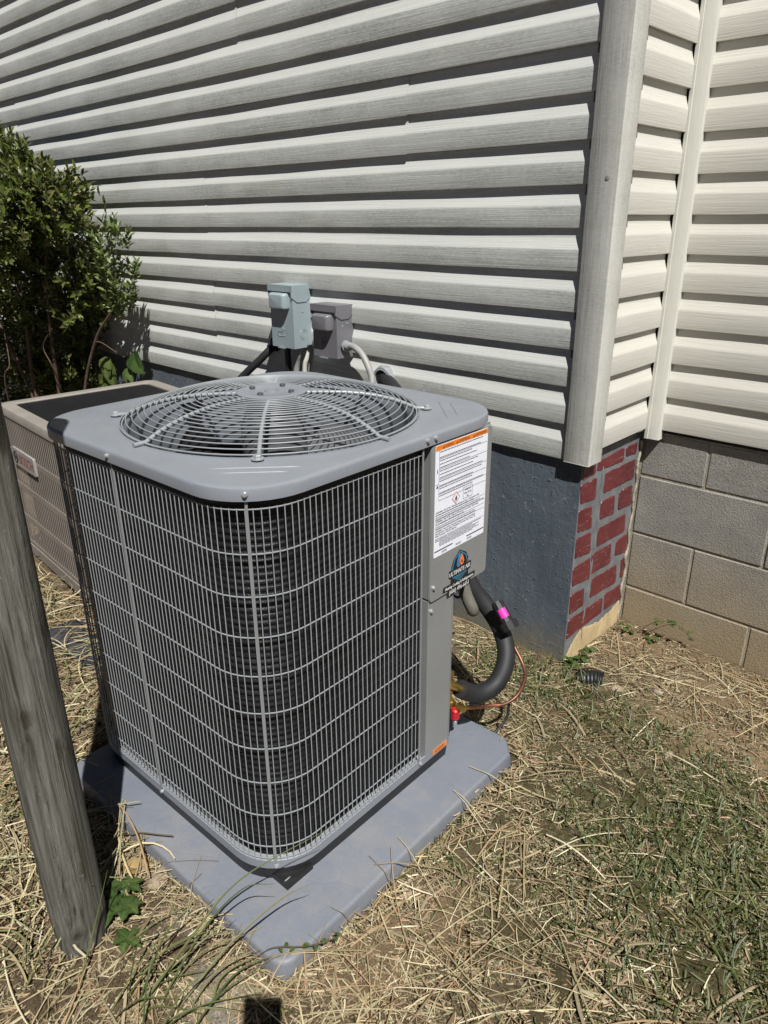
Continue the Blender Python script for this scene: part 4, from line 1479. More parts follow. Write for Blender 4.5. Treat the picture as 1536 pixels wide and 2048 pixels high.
# ------------------------------------------------------------------ old unit
old = thing('air_conditioner', 'older tan louvred outdoor unit with black top grille, left of the new one', 'air conditioner', (-1.835, -0.625, 0.0), R(-4))
OW, OD, OZ0, OZ1 = 0.385, 0.345, 0.03, 0.69
RO = 0.05
MB().rings([rrect(OW - 0.045, OD - 0.045, RO - .02, OZ0), rrect(OW - 0.045, OD - 0.045, RO - .02, OZ1 - 0.03)]).build('slot_shade_core', M_dark, old, smooth=50)  # black shell, its colour supplies the shade behind the louvre slots
MB().rings([rrect(OW + .002, OD + .002, RO, OZ0), rrect(OW + .002, OD + .002, RO, OZ0 + 0.045), rrect(OW - 0.008, OD - 0.008, RO - 0.008, OZ0 + 0.049)]).build('base_rail', M_tan, old, smooth=40)
# top rim
MB().rings([rrect(OW - .004, OD - .004, RO, OZ1 - 0.036), rrect(OW + .004, OD + .004, RO, OZ1 - 0.035), rrect(OW + .004, OD + .004, RO, OZ1 - 0.006), rrect(OW + .001, OD + .001, RO - .002, OZ1 - 0.001), rrect(OW - .004, OD - .004, RO - .005, OZ1),
            rrect(OW - .048, OD - .048, RO - 0.02, OZ1), rrect(OW - .052, OD - .052, RO - 0.02, OZ1 - 0.004), rrect(OW - .053, OD - .053, RO - 0.02, OZ1 - 0.03)]).build('top_rim', M_tanrim, old, smooth=40)
gb = MB()
yy0, yy1 = -(OD - .055), OD - .055
xx0, xx1 = -(OW - .055), OW - .055
k_ = 0
for x in np.arange(xx0, xx1, 0.013):
    gb.box(x, x + 0.0035, yy0, yy1, OZ1 - 0.010, OZ1 - 0.0065)
for y in np.arange(yy0, yy1, 0.045):
    gb.box(xx0, xx1, y, y + 0.008, OZ1 - 0.0155, OZ1 - 0.0102)
gb.build('top_grille', M_grille, old)['kind'] = 'stuff'
MB().add([(xx0, yy0, OZ1 - .06), (xx1, yy0, OZ1 - .06), (xx1, yy1, OZ1 - .06), (xx0, yy1, OZ1 - .06)], [(0, 1, 2, 3)]).build('fan_well', M_dark, old)


def louvre_panel(axis_):
    """four rows of vertical louvre slots"""
    hw = (OW if axis_ == 'y' else OD) - RO * 0.6
    zrows = [OZ0 + 0.052, 0.205, 0.352, 0.499, OZ1 - 0.038]
    fnm = (lambda u, o_, z: (u, -OD - o_, z)) if axis_ == 'y' else (lambda u, o_, z: (OW + o_, u, z))
    for ri in range(4):
        z0, z1 = zrows[ri], zrows[ri + 1]
        mb = MB()
        gz0, gz1 = z0 + 0.013, z1 - 0.013
        pitch = 0.0225
        us = np.arange(-hw + 0.03, hw - 0.03, pitch)

        def slab(u0, u1, a, b_, d0=-0.002, d1=0.0):
            q = [(u0, a), (u1, a), (u1, b_), (u0, b_)]
            mb.prism(q, lambda p, z, h: fnm(p, h, z), d0, d1)
        slab(-hw, hw, z0, gz0); slab(-hw, hw, gz1, z1)
        slab(-hw, us[0], gz0, gz1); slab(us[-1] + pitch * 0.62, hw, gz0, gz1)
        for u in us[:-1]:
            slab(u + pitch * 0.62, u + pitch, gz0, gz1)
        # tapered lower lips that catch the light
        for u in us:
            q = [(u, gz0), (u + pitch * .62, gz0)]
            mb.add([fnm(u, 0.0, gz0), fnm(u + pitch * .62, 0.0, gz0), fnm(u + pitch * .62, -0.009, gz0 + 0.010), fnm(u, -0.009, gz0 + 0.010)], [(0, 1, 2, 3)])
        mb.build('louvre_panel', M_tan, old, recalc=True)
    return


louvre_panel('y'); louvre_panel('x')
for sx in (-1, 1):
    # rounded corner posts
    mb = MB(); vs = []
    for i in range(7):
        a = R(180 + 90 * i / 6) if sx < 0 else R(270 + 90 * i / 6)
        r_ = RO * 0.6
        for z in (OZ0 + .045, OZ1 - .036):
            vs.append((sx * (OW - r_) + r_ * math.cos(a), -(OD - r_) + r_ * math.sin(a), z))
    mb.add(vs, [(2 * i, 2 * i + 2, 2 * i + 3, 2 * i + 1) for i in range(6)]).build('corner_post', M_tan, old, smooth=60)
# badge
bdg = MB(); BX0, BX1, BZ0, BZ1 = -0.268, -0.012, 0.458, 0.532
bdg.prism(round_poly([(BX0, BZ0), (BX1, BZ0), (BX1, BZ1), (BX0, BZ1)], 0.005, 3), lambda a, b_, h: (a, -OD - h, b_), 0.0, 0.009, 0.002)
bd = bdg.build('badge', M_badge, old, smooth=20)
BT = lambda x0, y0: (lambda x, y: (x0 + x, -OD - 0.0094, y0 + y))
for dx in (-0.0008, 0.0008):
    text_mesh('BOSCH', 0.056, M_badgered, bd, BT(BX0 + 0.076 + dx, BZ0 + 0.018), sx=0.90)
rg = MB()
ex, ez = BX0 + 0.038, (BZ0 + BZ1) / 2
rg.tube([(ex + 0.023 * math.cos(a), -OD - 0.0092, ez + 0.023 * math.sin(a)) for a in np.linspace(0, 2 * math.pi, 24, endpoint=False)], 0.0024, 5, closed=True)
rg.tube([(ex - 0.009, -OD - .0092, ez - 0.013), (ex - 0.009, -OD - .0092, ez + 0.013)], 0.0024, 5)
rg.tube([(ex + 0.009, -OD - .0092, ez - 0.013), (ex + 0.009, -OD - .0092, ez + 0.013)], 0.0024, 5)
rg.tube([(ex - 0.009, -OD - .0092, ez), (ex + 0.009, -OD - .0092, ez)], 0.0024, 5)
rg.build('badge_emblem', M_dark, bd, smooth=60)
# low black pad of the old unit, half under the straw
op = MB()
op.rings([[(x, y, z) for x, y, _ in rrect(0.20, 0.085, 0.03, 0)] for z in (-0.06, 0.022)] + [[(x * 0.985, y * 0.97, 0.030) for x, y, _ in rrect(0.20, 0.085, 0.03, 0)]], cap1=True)
oo = op.build('plastic_block', simple('dark_pad', (0.045, 0.045, 0.05), 0.5, var=0.3, vscale=12), smooth=40)
oo.location = (-1.27, -1.125, 0.0); oo.rotation_euler = (0, 0, R(6))
tag(oo, 'low dark plastic block half buried in straw between the two units', 'block')

# ------------------------------------------------------------------ wooden post
def make_post():
    n, kz = 48, 120
    r0, zb, zt = 0.0585, -0.08, 1.75
    vs = []; kn = []
    knots = [(0.60, R(-32), 0.034), (0.075, R(-26), 0.028), (0.52, R(18), 0.020)]
    for i in range(kz + 1):
        z = zb + (zt - zb) * i / kz
        for j in range(n):
            a = 2 * math.pi * j / n
            taper = 0.0525 - 0.006 * max(0, 1 - max(z, 0) / 0.09)
            r_ = taper * (1 + 0.018 * math.sin(2 * a + z * 1.1) + 0.01 * math.sin(5 * a + z * 2.7) + 0.006 * math.sin(9 * a - z * 4))
            kv = 0
            for kzz, ka, kr in knots:
                da = math.atan2(math.sin(a - ka), math.cos(a - ka)) * r0
                dd = math.hypot(da * 1.1, (z - kzz) * 0.75)
                r_ += 0.004 * math.exp(-(dd / kr) ** 2) - 0.006 * math.exp(-(dd / (kr * .33)) ** 2)
                kv = max(kv, math.exp(-(dd / (kr * .42)) ** 2))
            # drying cracks
            for ca, z0_, z1_ in ((R(6), 0.25, 1.2), (R(-60), 0.5, 1.5), (R(-5), -0.05, 0.30), (R(-38), 0.1, 0.55)):
                da = math.atan2(math.sin(a - ca - 0.08 * math.sin(z * 5)), math.cos(a - ca - 0.08 * math.sin(z * 5)))
                if z0_ < z < z1_ and abs(da) < 0.07:
                    r_ -= 0.003
            vs.append((r_ * math.cos(a), r_ * math.sin(a), z + 0.08)); kn.append(kv)
    fs = []
    for i in range(kz):
        for j in range(n):
            fs.append((i * n + j, i * n + (j + 1) % n, (i + 1) * n + (j + 1) % n, (i + 1) * n + j))
    fs.append(tuple(kz * n + j for j in range(n)))
    mb = MB(); mb.add(vs, fs)
    o_ = mb.build('wooden_post', M_wood, smooth=70, recalc=False)
    at = o_.data.attributes.new('knot', 'FLOAT', 'POINT')
    at.data.foreach_set('value', kn)
    o_.location = (-0.222, -1.648, -0.08)
    tag(o_, 'round weathered grey wooden post standing in straw at the left edge', 'post')


make_post()


# ------------------------------------------------------------------ plants
def leaf_verts(L, W, fold=0.25, curl=0.15, n=4):
    """pointed oval leaf along +y, folded along the midrib"""
    pts = []
    for i in range(n + 1):
        t = i / n
        w = W * math.sin(math.pi * min(1, t * 0.92 + 0.06)) ** 0.8 if 0 < i < n else 0
        z = -curl * L * t * t
        pts.append((0, L * t, z, w))
    return pts


def leaves_mesh(items, name, mat, parent, n=3):
    """items: (pos, dir, up, L, W, color)"""
    V = []; F = []; C = []
    for pos, d_, up_, L, W, colr in items:
        d_ = Vector(d_).normalized(); s_ = d_.cross(Vector(up_)).normalized(); u_ = s_.cross(d_)
        o = len(V)
        prof = leaf_verts(L, W, n=n)
        for (x, y, z, w) in prof:
            c = Vector(pos) + d_ * y + u_ * z
            V.append(c); V.append(c + s_ * w + u_ * w * 0.35); V.append(c - s_ * w + u_ * w * 0.35)
            C += [colr] * 3
        for i in range(n):
            a = o + 3 * i; b_ = a + 3
            F.append((a, a + 1, b_ + 1, b_)); F.append((a + 2, a, b_, b_ + 2))
    me = bpy.data.meshes.new(name)
    me.from_pydata([tuple(v) for v in V], [], F)
    at = me.color_attributes.new('tone', 'FLOAT_COLOR', 'POINT')
    at.data.foreach_set('color', np.array([(c[0], c[1], c[2], 1) for c in C], dtype=np.float32).ravel())
    me.polygons.foreach_set('use_smooth', [True] * len(me.polygons))
    me.materials.append(mat)
    return link(name, me, parent)


def rvec():
    v = Vector((random.gauss(0, 1), random.gauss(0, 1), random.gauss(0, 1)))
    return v.normalized()


shrub = thing('shrub', 'dark leafy evergreen shrub against the siding at the left edge', 'shrub', (-3.0, -0.35, -0.05))
so = Vector((-3.0, -0.35, -0.05))
greens = [(0.075, 0.104, 0.019), (0.11, 0.138, 0.027), (0.045, 0.066, 0.015), (0.145, 0.16, 0.04), (0.16, 0.155, 0.055), (0.10, 0.125, 0.03)]
items = []


def sprig(base, d_, length, nl, L, cols, spread=0.9):
    d_ = Vector(d_).normalized()
    a = d_.cross(Vector((0.3, 0.2, 1))).normalized(); b_ = d_.cross(a)
    for i in range(nl):
        t = (i + 0.5) / nl
        ang = i * 2.4 + random.uniform(-.3, .3)
        out = (a * math.cos(ang) + b_ * math.sin(ang))
        ld = (d_ * (0.45 + 0.6 * t) + out * spread * (1 - 0.45 * t) + rvec() * 0.18)
        p = Vector(base) + d_ * length * t
        c = random.choice(cols); k = random.uniform(0.6, 1.3)
        if p.x > -3.03 and p.z < 0.88:
            continue
        items.append((p - so, ld, d_ + rvec() * .5, L * random.uniform(.7, 1.15), L * random.uniform(.15, .22), (c[0] * k, c[1] * k, c[2] * k)))


def bushblob(c, rad, n, L=0.042, inner=0.35):
    for _ in range(n):
        v = rvec()
        s_ = random.uniform(inner, 1.0) ** 0.5
        p = Vector((c[0] + v.x * rad[0] * s_, c[1] + v.y * rad[1] * s_, c[2] + v.z * rad[2] * s_))
        if p.y > -0.03: p.y = -0.03
        d_ = v * 0.8 + Vector((0.15, -0.2, 0.7)) + rvec() * 0.35
        sprig(p, d_, random.uniform(0.06, 0.12), random.randint(9, 14), L, greens)


bushblob((-3.20, -0.52, 1.38), (0.52, 0.36, 0.27), 600, 0.044)
bushblob((-3.33, -0.42, 1.64), (0.17, 0.16, 0.17), 90, 0.046)
bushblob((-3.02, -0.40, 1.52), (0.16, 0.16, 0.15), 80, 0.046)
bushblob((-2.84, -0.36, 1.45), (0.20, 0.18, 0.13), 170, 0.046)
bushblob((-3.75, -0.5, 1.35), (0.4, 0.4, 0.42), 200, 0.044)
bushblob((-3.20, -0.26, 1.02), (0.42, 0.20, 0.20), 170, 0.046)
bushblob((-2.93, -0.22, 1.12), (0.16, 0.12, 0.16), 60, 0.044)
bushblob((-3.5, -0.20, 0.72), (0.5, 0.15, 0.42), 230)
bushblob((-3.02, -0.09, 1.02), (0.22, 0.04, 0.36), 110)
bushblob((-3.15, -0.20, 0.70), (0.4, 0.1, 0.25), 40)
bushblob((-3.95, -0.35, 0.65), (0.45, 0.25, 0.55), 260)
bushblob((-3.45, -0.10, 0.40), (0.55, 0.05, 0.35), 130)
bushblob((-4.2, -0.16, 0.5), (0.6, 0.08, 0.5), 260)
# right hand upright sprigs
for k in range(40):
    v = rvec()
    p = Vector((-2.53 + v.x * 0.13, -0.185 + v.y * 0.07, 1.13 + v.z * 0.19))
    sprig(p, Vector((0.1, -0.1, 1)) + rvec() * 0.35, random.uniform(.07, .11), 12, 0.044, [(0.13, 0.17, 0.045), (0.165, 0.20, 0.065), (0.10, 0.14, 0.035)])
for bx_, bz_ in ((-2.52, 1.26), (-2.46, 1.24), (-2.57, 1.2)):
    sprig((bx_, -0.185, bz_), (0.05, 0, 1), 0.13, 14, 0.046, [(0.12, 0.16, 0.045), (0.10, 0.14, 0.035)])
# a hanging trail of leaves beside the crown
for k in range(9):
    items.append((Vector((-2.84 + 0.03 * math.sin(k) + 0.012 * k, -0.06, 1.56 - 0.045 * k)) - so, Vector((0.3 * math.sin(k * 2), -0.1, -1)), Vector((0, -1, 0.2)), 0.055, 0.014, (0.09, 0.12, 0.03)))
fo = leaves_mesh(items, 'foliage', M_leaf, shrub, n=3)
fo['kind'] = 'stuff'
for pts, r0, r1 in (
        ([(-3.08, -0.22, -0.05), (-3.0, -0.24, 0.45), (-2.80, -0.22, 0.80), (-2.62, -0.19, 0.98), (-2.55, -0.18, 1.15)], 0.010, 0.005),
        ([(-3.2, -0.35, -0.05), (-3.25, -0.4, 0.5), (-3.15, -0.42, 1.0), (-3.2, -0.45, 1.5)], 0.014, 0.005),
        ([(-3.3, -0.3, -0.05), (-3.4, -0.4, 0.6), (-3.6, -0.5, 1.2)], 0.012, 0.005),
        ([(-3.15, -0.3, -0.05), (-3.05, -0.35, 0.6), (-2.9, -0.38, 1.1), (-2.85, -0.34, 1.4)], 0.011, 0.004),
        ([(-3.02, -0.35, 0.55), (-2.96, -0.4, 0.68), (-2.98, -0.42, 0.78), (-2.88, -0.4, 0.88)], 0.004, 0.002),
        ([(-2.80, -0.22, 0.80), (-2.72, -0.22, 0.80), (-2.62, -0.2, 0.76)], 0.003, 0.002),
        ([(-3.25, -0.55, 0.3), (-3.1, -0.6, 0.62), (-3.05, -0.58, 0.7), (-3.12, -0.55, 0.85)], 0.005, 0.002)):
    sp_ = smooth_path([Vector(p) - so for p in pts], 24)
    MB().tube(sp_, [r0 + (r1 - r0) * i / (len(sp_) - 1) for i in range(len(sp_))], 7).build('stem', M_bark, shrub, smooth=50)


def broad_leaf(parent, pos, d_, up_, L, W, col, lobes=0, heart=True):
    d_ = Vector(d_).normalized(); s_ = d_.cross(Vector(up_)).normalized(); u_ = s_.cross(d_)
    n = 12
    V = []; F = []
    for i in range(n + 1):
        t = i / n
        w = W * (math.sin(math.pi * (t ** 0.75)) ** 0.75 if 0 < i < n else 0.02)
        if lobes: w *= 0.72 + 0.38 * abs(math.sin(t * math.pi * lobes))
        back = -0.12 * L * math.exp(-(t / 0.12) ** 2) if heart else 0
        c = Vector(pos) + d_ * (L * t) + u_ * (-0.22 * L * t * t)
        V += [c + s_ * w + d_ * back + u_ * (w * .30 + 0.0015 * math.sin(i * 2.2)), c + s_ * w * .5 + u_ * w * .2, c, c - s_ * w * .5 + u_ * w * .2, c - s_ * w + d_ * back + u_ * (w * .30 + .0015 * math.sin(i * 1.7 + 1))]
    for i in range(n):
        for j in range(4):
            a = i * 5 + j
            F.append((a, a + 1, a + 6, a + 5))
    me = bpy.data.meshes.new('leaf')
    me.from_pydata([tuple(v) for v in V], [], F)
    at = me.color_attributes.new('tone', 'FLOAT_COLOR', 'POINT')
    cols = []
    for i in range(n + 1):
        for j in range(5):
            k = 1.45 if j == 2 else random.uniform(.85, 1.1)
            cols += [col[0] * k, col[1] * k, col[2] * k, 1]
    at.data.foreach_set('color', np.array(cols, dtype=np.float32))
    me.polygons.foreach_set('use_smooth', [True] * len(me.polygons))
    me.materials.append(M_leaf)
    return link('leaf', me, parent)


vine = thing('vine', 'low vine with broad heart shaped leaves between the old unit and siding', 'vine', (-2.75, -0.12, -0.05))
vo = Vector((-2.75, -0.12, -0.05))
for p, d_, L, W, c in (((-2.83, -0.14, 0.69), (-0.35, -0.25, -0.75), 0.125, 0.058, (0.125, 0.165, 0.045)),
                       ((-2.82, -0.14, 0.665), (0.12, -0.2, -0.9), 0.125, 0.048, (0.105, 0.15, 0.04)),
                       ((-2.93, -0.13, 0.56), (-0.95, -0.2, -0.25), 0.125, 0.045, (0.085, 0.12, 0.03)),
                       ((-2.90, -0.13, 0.55), (0.1, -0.1, -1), 0.08, 0.03, (0.09, 0.13, 0.03)),
                       ((-2.60, -0.12, 0.745), (0.6, -0.3, -0.55), 0.115, 0.05, (0.03, 0.055, 0.015)),
                       ((-2.57, -0.13, 0.72), (0.8, -0.2, -0.5), 0.10, 0.042, (0.05, 0.085, 0.022)),
                       ((-2.62, -0.14, 0.66), (0.5, -0.3, -0.6), 0.075, 0.024, (0.09, 0.13, 0.04)),
                       ((-2.65, -0.14, 0.66), (-0.1, -0.3, -0.9), 0.08, 0.024, (0.08, 0.12, 0.035)),
                       ((-2.77, -0.13, 0.73), (0.2, -0.3, 0.3), 0.07, 0.025, (0.07, 0.11, 0.03))):
    broad_leaf(vine, Vector(p) - vo, d_, (0.25, -1, 0.35), L, W, c)
MB().tube(smooth_path([Vector(p) - vo for p in ((-2.9, -0.08, -0.05), (-2.92, -0.10, 0.3), (-2.88, -0.11, 0.58), (-2.80, -0.12, 0.70), (-2.68, -0.12, 0.72), (-2.58, -0.12, 0.74))], 30), 0.0028, 6).build('stem', M_bark, vine, smooth=50)

weed = thing('weed', 'small green weed with lobed leaves at the foot of the wooden post', 'weed', (-0.20, -1.57, -0.012))
wo_ = Vector((-0.20, -1.57, -0.012))
for px_, py_, pz_, n_ in ((-0.262, -1.568, 0.045, 5), (-0.235, -1.535, 0.05, 5), (-0.185, -1.565, 0.055, 6), (-0.210, -1.590, 0.05, 5), (-0.128, -1.598, 0.04, 5)):
    a0 = random.uniform(0, 6)
    for k in range(n_):
        a = a0 + 2 * math.pi * k / n_ + random.uniform(-.25, .25)
        broad_leaf(weed, Vector((px_, py_, pz_)) - wo_, (math.cos(a), math.sin(a), random.uniform(-0.1, 0.25)), (0, 0, 1), random.uniform(.026, .040), random.uniform(.009, .013), random.choice([(0.05, 0.082, 0.022), (0.072, 0.105, 0.03), (0.038, 0.066, 0.018)]), lobes=2.5, heart=False)
    MB().tube(smooth_path([Vector((0, 0, 0)), (Vector((px_, py_, pz_)) - wo_) * 0.55 + Vector((0, 0, .012)), Vector((px_, py_, pz_)) - wo_], 10), 0.0014, 5).build('stem', M_bark, weed, smooth=60)
yl = broad_leaf(None, (-0.315, -1.512, 0.022), (0.55, 0.55, 0.05), (0.1, -0.2, 1), 0.078, 0.019, (0.32, 0.22, 0.085), heart=False)
yl.name = 'dead_leaf'
tag(yl, 'curled yellow dead leaf on the straw between post and pad', 'leaf')


def wall_weed(name, label, pts, nl, L, loc):
    t = thing(name, label, 'weed', loc)
    o_ = Vector(loc)
    for path in pts:
        sp2 = smooth_path([Vector(p) - o_ for p in path], 16)
        MB().tube(sp2, 0.0014, 5).build('stem', M_bark, t, smooth=60)
        for i in range(nl):
            p = sp2[min(len(sp2) - 1, int((0.35 + 0.65 * (i + 1) / nl) * (len(sp2) - 1)))]
            a = i * 2.4
            broad_leaf(t, p, (math.cos(a), math.sin(a) - 0.3, random.uniform(-.1, .4)), (0, 0, 1), L * random.uniform(.7, 1.1), L * .36, random.choice([(0.05, 0.085, 0.02), (0.075, 0.11, 0.03)]), lobes=2, heart=False)
    return t


wall_weed('weed', 'sprawling dark weed rooted where the brick face meets the block wall', [[(0.03, 0.36, -0.06), (0.10, 0.36, 0.02), (0.16, 0.38, 0.035)], [(0.05, 0.36, -0.06), (0.16, 0.37, 0.03), (0.235, 0.395, -0.02)], [(0.03, 0.35, -0.06), (0.0, 0.33, -0.02)], [(0.06, 0.34, -0.06), (0.13, 0.33, -0.03)]], 5, 0.026, (0.04, 0.36, -0.06))
wall_weed('weed', 'little green weed at the bottom corner of the slate wall', [[(-0.03, -0.03, -0.065), (0.0, 0.02, -0.01)], [(-0.03, -0.03, -0.065), (-0.01, 0.06, 0.0)], [(-0.03, -0.03, -0.065), (-0.04, 0.0, -0.02)], [(-0.02, 0.02, -0.065), (0.0, 0.08, 0.0)]], 6, 0.028, (-0.03, -0.03, -0.065))
wall_weed('weed', 'fine dark sprig lying over the front corner of the pad', [[(0.085, -1.435, 0.02), (0.12, -1.415, 0.062), (0.17, -1.365, 0.064), (0.20, -1.31, 0.066)]], 10, 0.0125, (0.09, -1.435, 0.0))

# black corrugated drain end
dp = MB()
dpts = [(0.10, -0.02, -0.045), (0.075, -0.03, -0.045), (0.03, -0.05, -0.055)]
pth = smooth_path(dpts, 26)
dp.tube(pth, [0.034 + (0.003 if i % 3 == 0 else 0) for i in range(len(pth))], 16, cap=False)
dp.tube(pth, 0.029, 14, cap=False)
tag(dp.build('drain_pipe', M_black, smooth=40), 'black corrugated drain pipe end poking out of straw below the brick corner', 'pipe')

# stones and bark chips
for k, (x, y, sx, sy, sz, lab) in enumerate((
        (0.415, -0.235, 0.028, 0.013, 0.008, 'flat orange brown stone chip beyond the bare soil patch'),
        (0.155, -0.03, 0.022, 0.018, 0.014, 'tan rock lump beside the black drain pipe end'),
        (0.26, 0.05, 0.017, 0.010, 0.010, 'small brown rock in the straw before the block wall'),
        (0.30, -0.05, 0.012, 0.009, 0.008, 'tiny pale pebble at the near edge of bare soil'),
        (0.13, -1.10, 0.012, 0.010, 0.008, 'small tan pebble beside the right edge of the pad'),
        (0.205, -1.335, 0.010, 0.008, 0.005, 'pale pebble off the front corner of the pad'),
        (-0.235, -1.468, 0.034, 0.022, 0.007, 'flat pale rock between weed and pad'))):
    mb = MB(); vs = []; fs = []
    nu, nv = 9, 6
    for i in range(nv + 1):
        ph_ = math.pi * i / nv
        for j in range(nu):
            a = 2 * math.pi * j / nu
            k_ = random.uniform(.82, 1.12)
            vs.append((sx * k_ * math.sin(ph_) * math.cos(a), sy * k_ * math.sin(ph_) * math.sin(a), sz * k_ * math.cos(ph_)))
    for i in range(nv):
        for j in range(nu):
            fs.append((i * nu + j, (i + 1) * nu + j, (i + 1) * nu + (j + 1) % nu, i * nu + (j + 1) % nu))
    o_ = mb.add(vs, fs).build('stone', simple('stone_%d' % k, random.choice([(0.30, 0.20, 0.11), (0.26, 0.205, 0.14), (0.30, 0.25, 0.19)]), 0.95, var=0.25, vscale=60, bscale=140, bstr=.6, bdist=.002), smooth=50)
    o_.location = (x, y, float(ground_z(x, y)) + sz * 0.5)
    o_.rotation_euler = (0, 0, random.uniform(0, 3))
    tag(o_, lab, 'stone')


# ------------------------------------------------------------------ straw, grass
def avoid(x, y):
    lx, ly = uc_c * (x - UC[0]) + uc_s * (y - UC[1]), -uc_s * (x - UC[0]) + uc_c * (y - UC[1])
    inunit = (np.abs(lx) < HX + .01) & (np.abs(ly) < HY + .01)
    inpad = (lx > PAD[0] - .002) & (lx < PAD[1] + .002) & (ly > PAD[2] - .002) & (ly < PAD[3] + .002)
    wall = (y > 0.0) & (x < -0.06) | (y > 0.418)
    oldu = (x > -2.26) & (x < -1.43) & (y > -1.0) & (y < -0.22)
    return inunit, inpad, wall, oldu


def ribbons(n, area, length, width, segs, h0, hjit, curve, tones, name, mat, dens=None, upright=0.0, pad_ok=0.02, seed=1, droop=0.0, headbias=None):
    r = np.random.default_rng(seed)
    x = r.uniform(area[0], area[1], n); y = r.uniform(area[2], area[3], n)
    keep = np.ones(n, bool)
    iu, ip, wl, ou = avoid(x, y)
    keep &= ~iu & ~wl & ~ou
    keep &= ~ip | (r.random(n) < pad_ok)
    if dens is not None:
        keep &= r.random(n) < dens(x, y)
    x, y = x[keep], y[keep]
    n = len(x)
    L = np.exp(r.uniform(math.log(length[0]), math.log(length[1]), n)); W = r.uniform(width[0], width[1], n)
    th = r.uniform(0, 2 * math.pi, n)
    if headbias is not None:
        m_ = r.random(n) < headbias[1]
        th = np.where(m_, headbias[0] + r.normal(0, .35, n), th)
    kv = r.normal(0, curve, n)
    kink = np.where(r.random(n) < 0.06, r.normal(0, 0.9, n), 0)
    up = r.uniform(0, upright, n) if upright > 0 else r.normal(0, 0.035, n)
    hb = h0 + r.uniform(0, hjit, n)
    t = np.linspace(0, 1, segs + 1)
    ang = th[:, None] + kv[:, None] * (t[None] - .5) * 2 + kink[:, None] * (t[None] > .5)
    step = L[:, None] / segs
    cxs = np.cumsum(np.cos(ang) * step, 1); cys = np.cumsum(np.sin(ang) * step, 1)
    if upright > 0:
        hz_ = np.cos(up)[:, None]
        px = x[:, None] + (cxs - cxs[:, :1]) * np.sin(up)[:, None] if False else x[:, None] + (cxs - cxs[:, :1]) * (0.35 + 0.65 * (1 - hz_ * (1 - droop)))
        py = y[:, None] + (cys - cys[:, :1]) * (0.35 + 0.65 * (1 - hz_ * (1 - droop)))
        pz = ground_z(px, py) + L[:, None] * np.cos(up)[:, None] * (t[None] - 0.45 * droop * t[None] ** 2) * 0.9
    else:
        px = x[:, None] + cxs - cxs[:, segs // 2][:, None]; py = y[:, None] + cys - cys[:, segs // 2][:, None]
        pz = ground_z(px, py) + hb[:, None] + up[:, None] * (t[None] - .5) * L[:, None] + 0.006 * np.abs(r.normal(0, 1, n))[:, None] * np.sin(t[None] * 3.14) * (L[:, None] / .15)
    iu, ip, wl, ou = avoid(px, py)
    bad = (iu | wl).any(1)
    # (blades touching the pad are mostly dropped, the rest ride over its edge)
    lx = uc_c * (px - UC[0]) + uc_s * (py - UC[1]); ly = -uc_s * (px - UC[0]) + uc_c * (py - UC[1])
    dpad = np.hypot(np.maximum(0, np.maximum(PAD[0] - lx, lx - PAD[1])), np.maximum(0, np.maximum(PAD[2] - ly, ly - PAD[3])))
    touch = (dpad <= 0.001).any(1)
    few = r.random(n) < (0.75 if upright == 0 and length[1] > 0.2 else 0.0)
    bad0 = touch & ~few
    lean = np.where(touch[:, None], PAD_TOP + 0.003 + hb[:, None] * .3 - 0.40 * np.maximum(0, dpad - 0.004), -1)
    pz = np.maximum(np.maximum(pz, lean), ground_z(px, py) + 0.001)
    bad = bad | bad0
    px, py, pz, L, W = px[~bad], py[~bad], pz[~bad], L[~bad], W[~bad]; ang = ang[~bad]
    n = len(px)
    tw = r.uniform(-0.7, 0.7, n)[:, None]
    sx_, sy_ = -np.sin(ang), np.cos(ang)
    wid = W[:, None] * np.clip(1 - np.abs(t[None] - .35) ** 3 * 1.6, .15, 1) * .5
    A = np.stack([px + sx_ * wid, py + sy_ * wid, pz + np.sin(tw) * wid], -1)
    Cc = np.stack([px, py, pz + wid * .45], -1)
    B = np.stack([px - sx_ * wid, py - sy_ * wid, pz - np.sin(tw) * wid * .5], -1)
    V = np.stack([A, Cc, B], 2).reshape(-1, 3)
    k = segs + 1
    base = (np.arange(n) * k * 3)[:, None, None]
    i_ = np.arange(segs)[None, :, None] * 3
    q = np.array([[0, 1, 4, 3], [1, 2, 5, 4]])
    F = (base[..., None] + i_[..., None] + q[None, None]).reshape(-1, 4)
    tones = np.array(tones)
    ci = r.integers(0, len(tones), n)
    colr = tones[ci] * r.uniform(.75, 1.2, n)[:, None]
    colr = np.repeat(colr, k * 3, 0)
    me = bpy.data.meshes.new(name)
    nf = len(F)
    me.vertices.add(len(V)); me.vertices.foreach_set('co', V.astype(np.float32).ravel())
    me.loops.add(nf * 4); me.loops.foreach_set('vertex_index', F.astype(np.int32).ravel())
    me.polygons.add(nf); me.polygons.foreach_set('loop_start', (np.arange(nf) * 4).astype(np.int32))
    me.update(calc_edges=True)
    at = me.color_attributes.new('tone', 'FLOAT_COLOR', 'POINT')
    at.data.foreach_set('color', np.concatenate([colr, np.ones((len(colr), 1))], 1).astype(np.float32).ravel())
    me.materials.append(mat)
    o_ = link(name, me)
    o_['kind'] = 'stuff'
    return o_


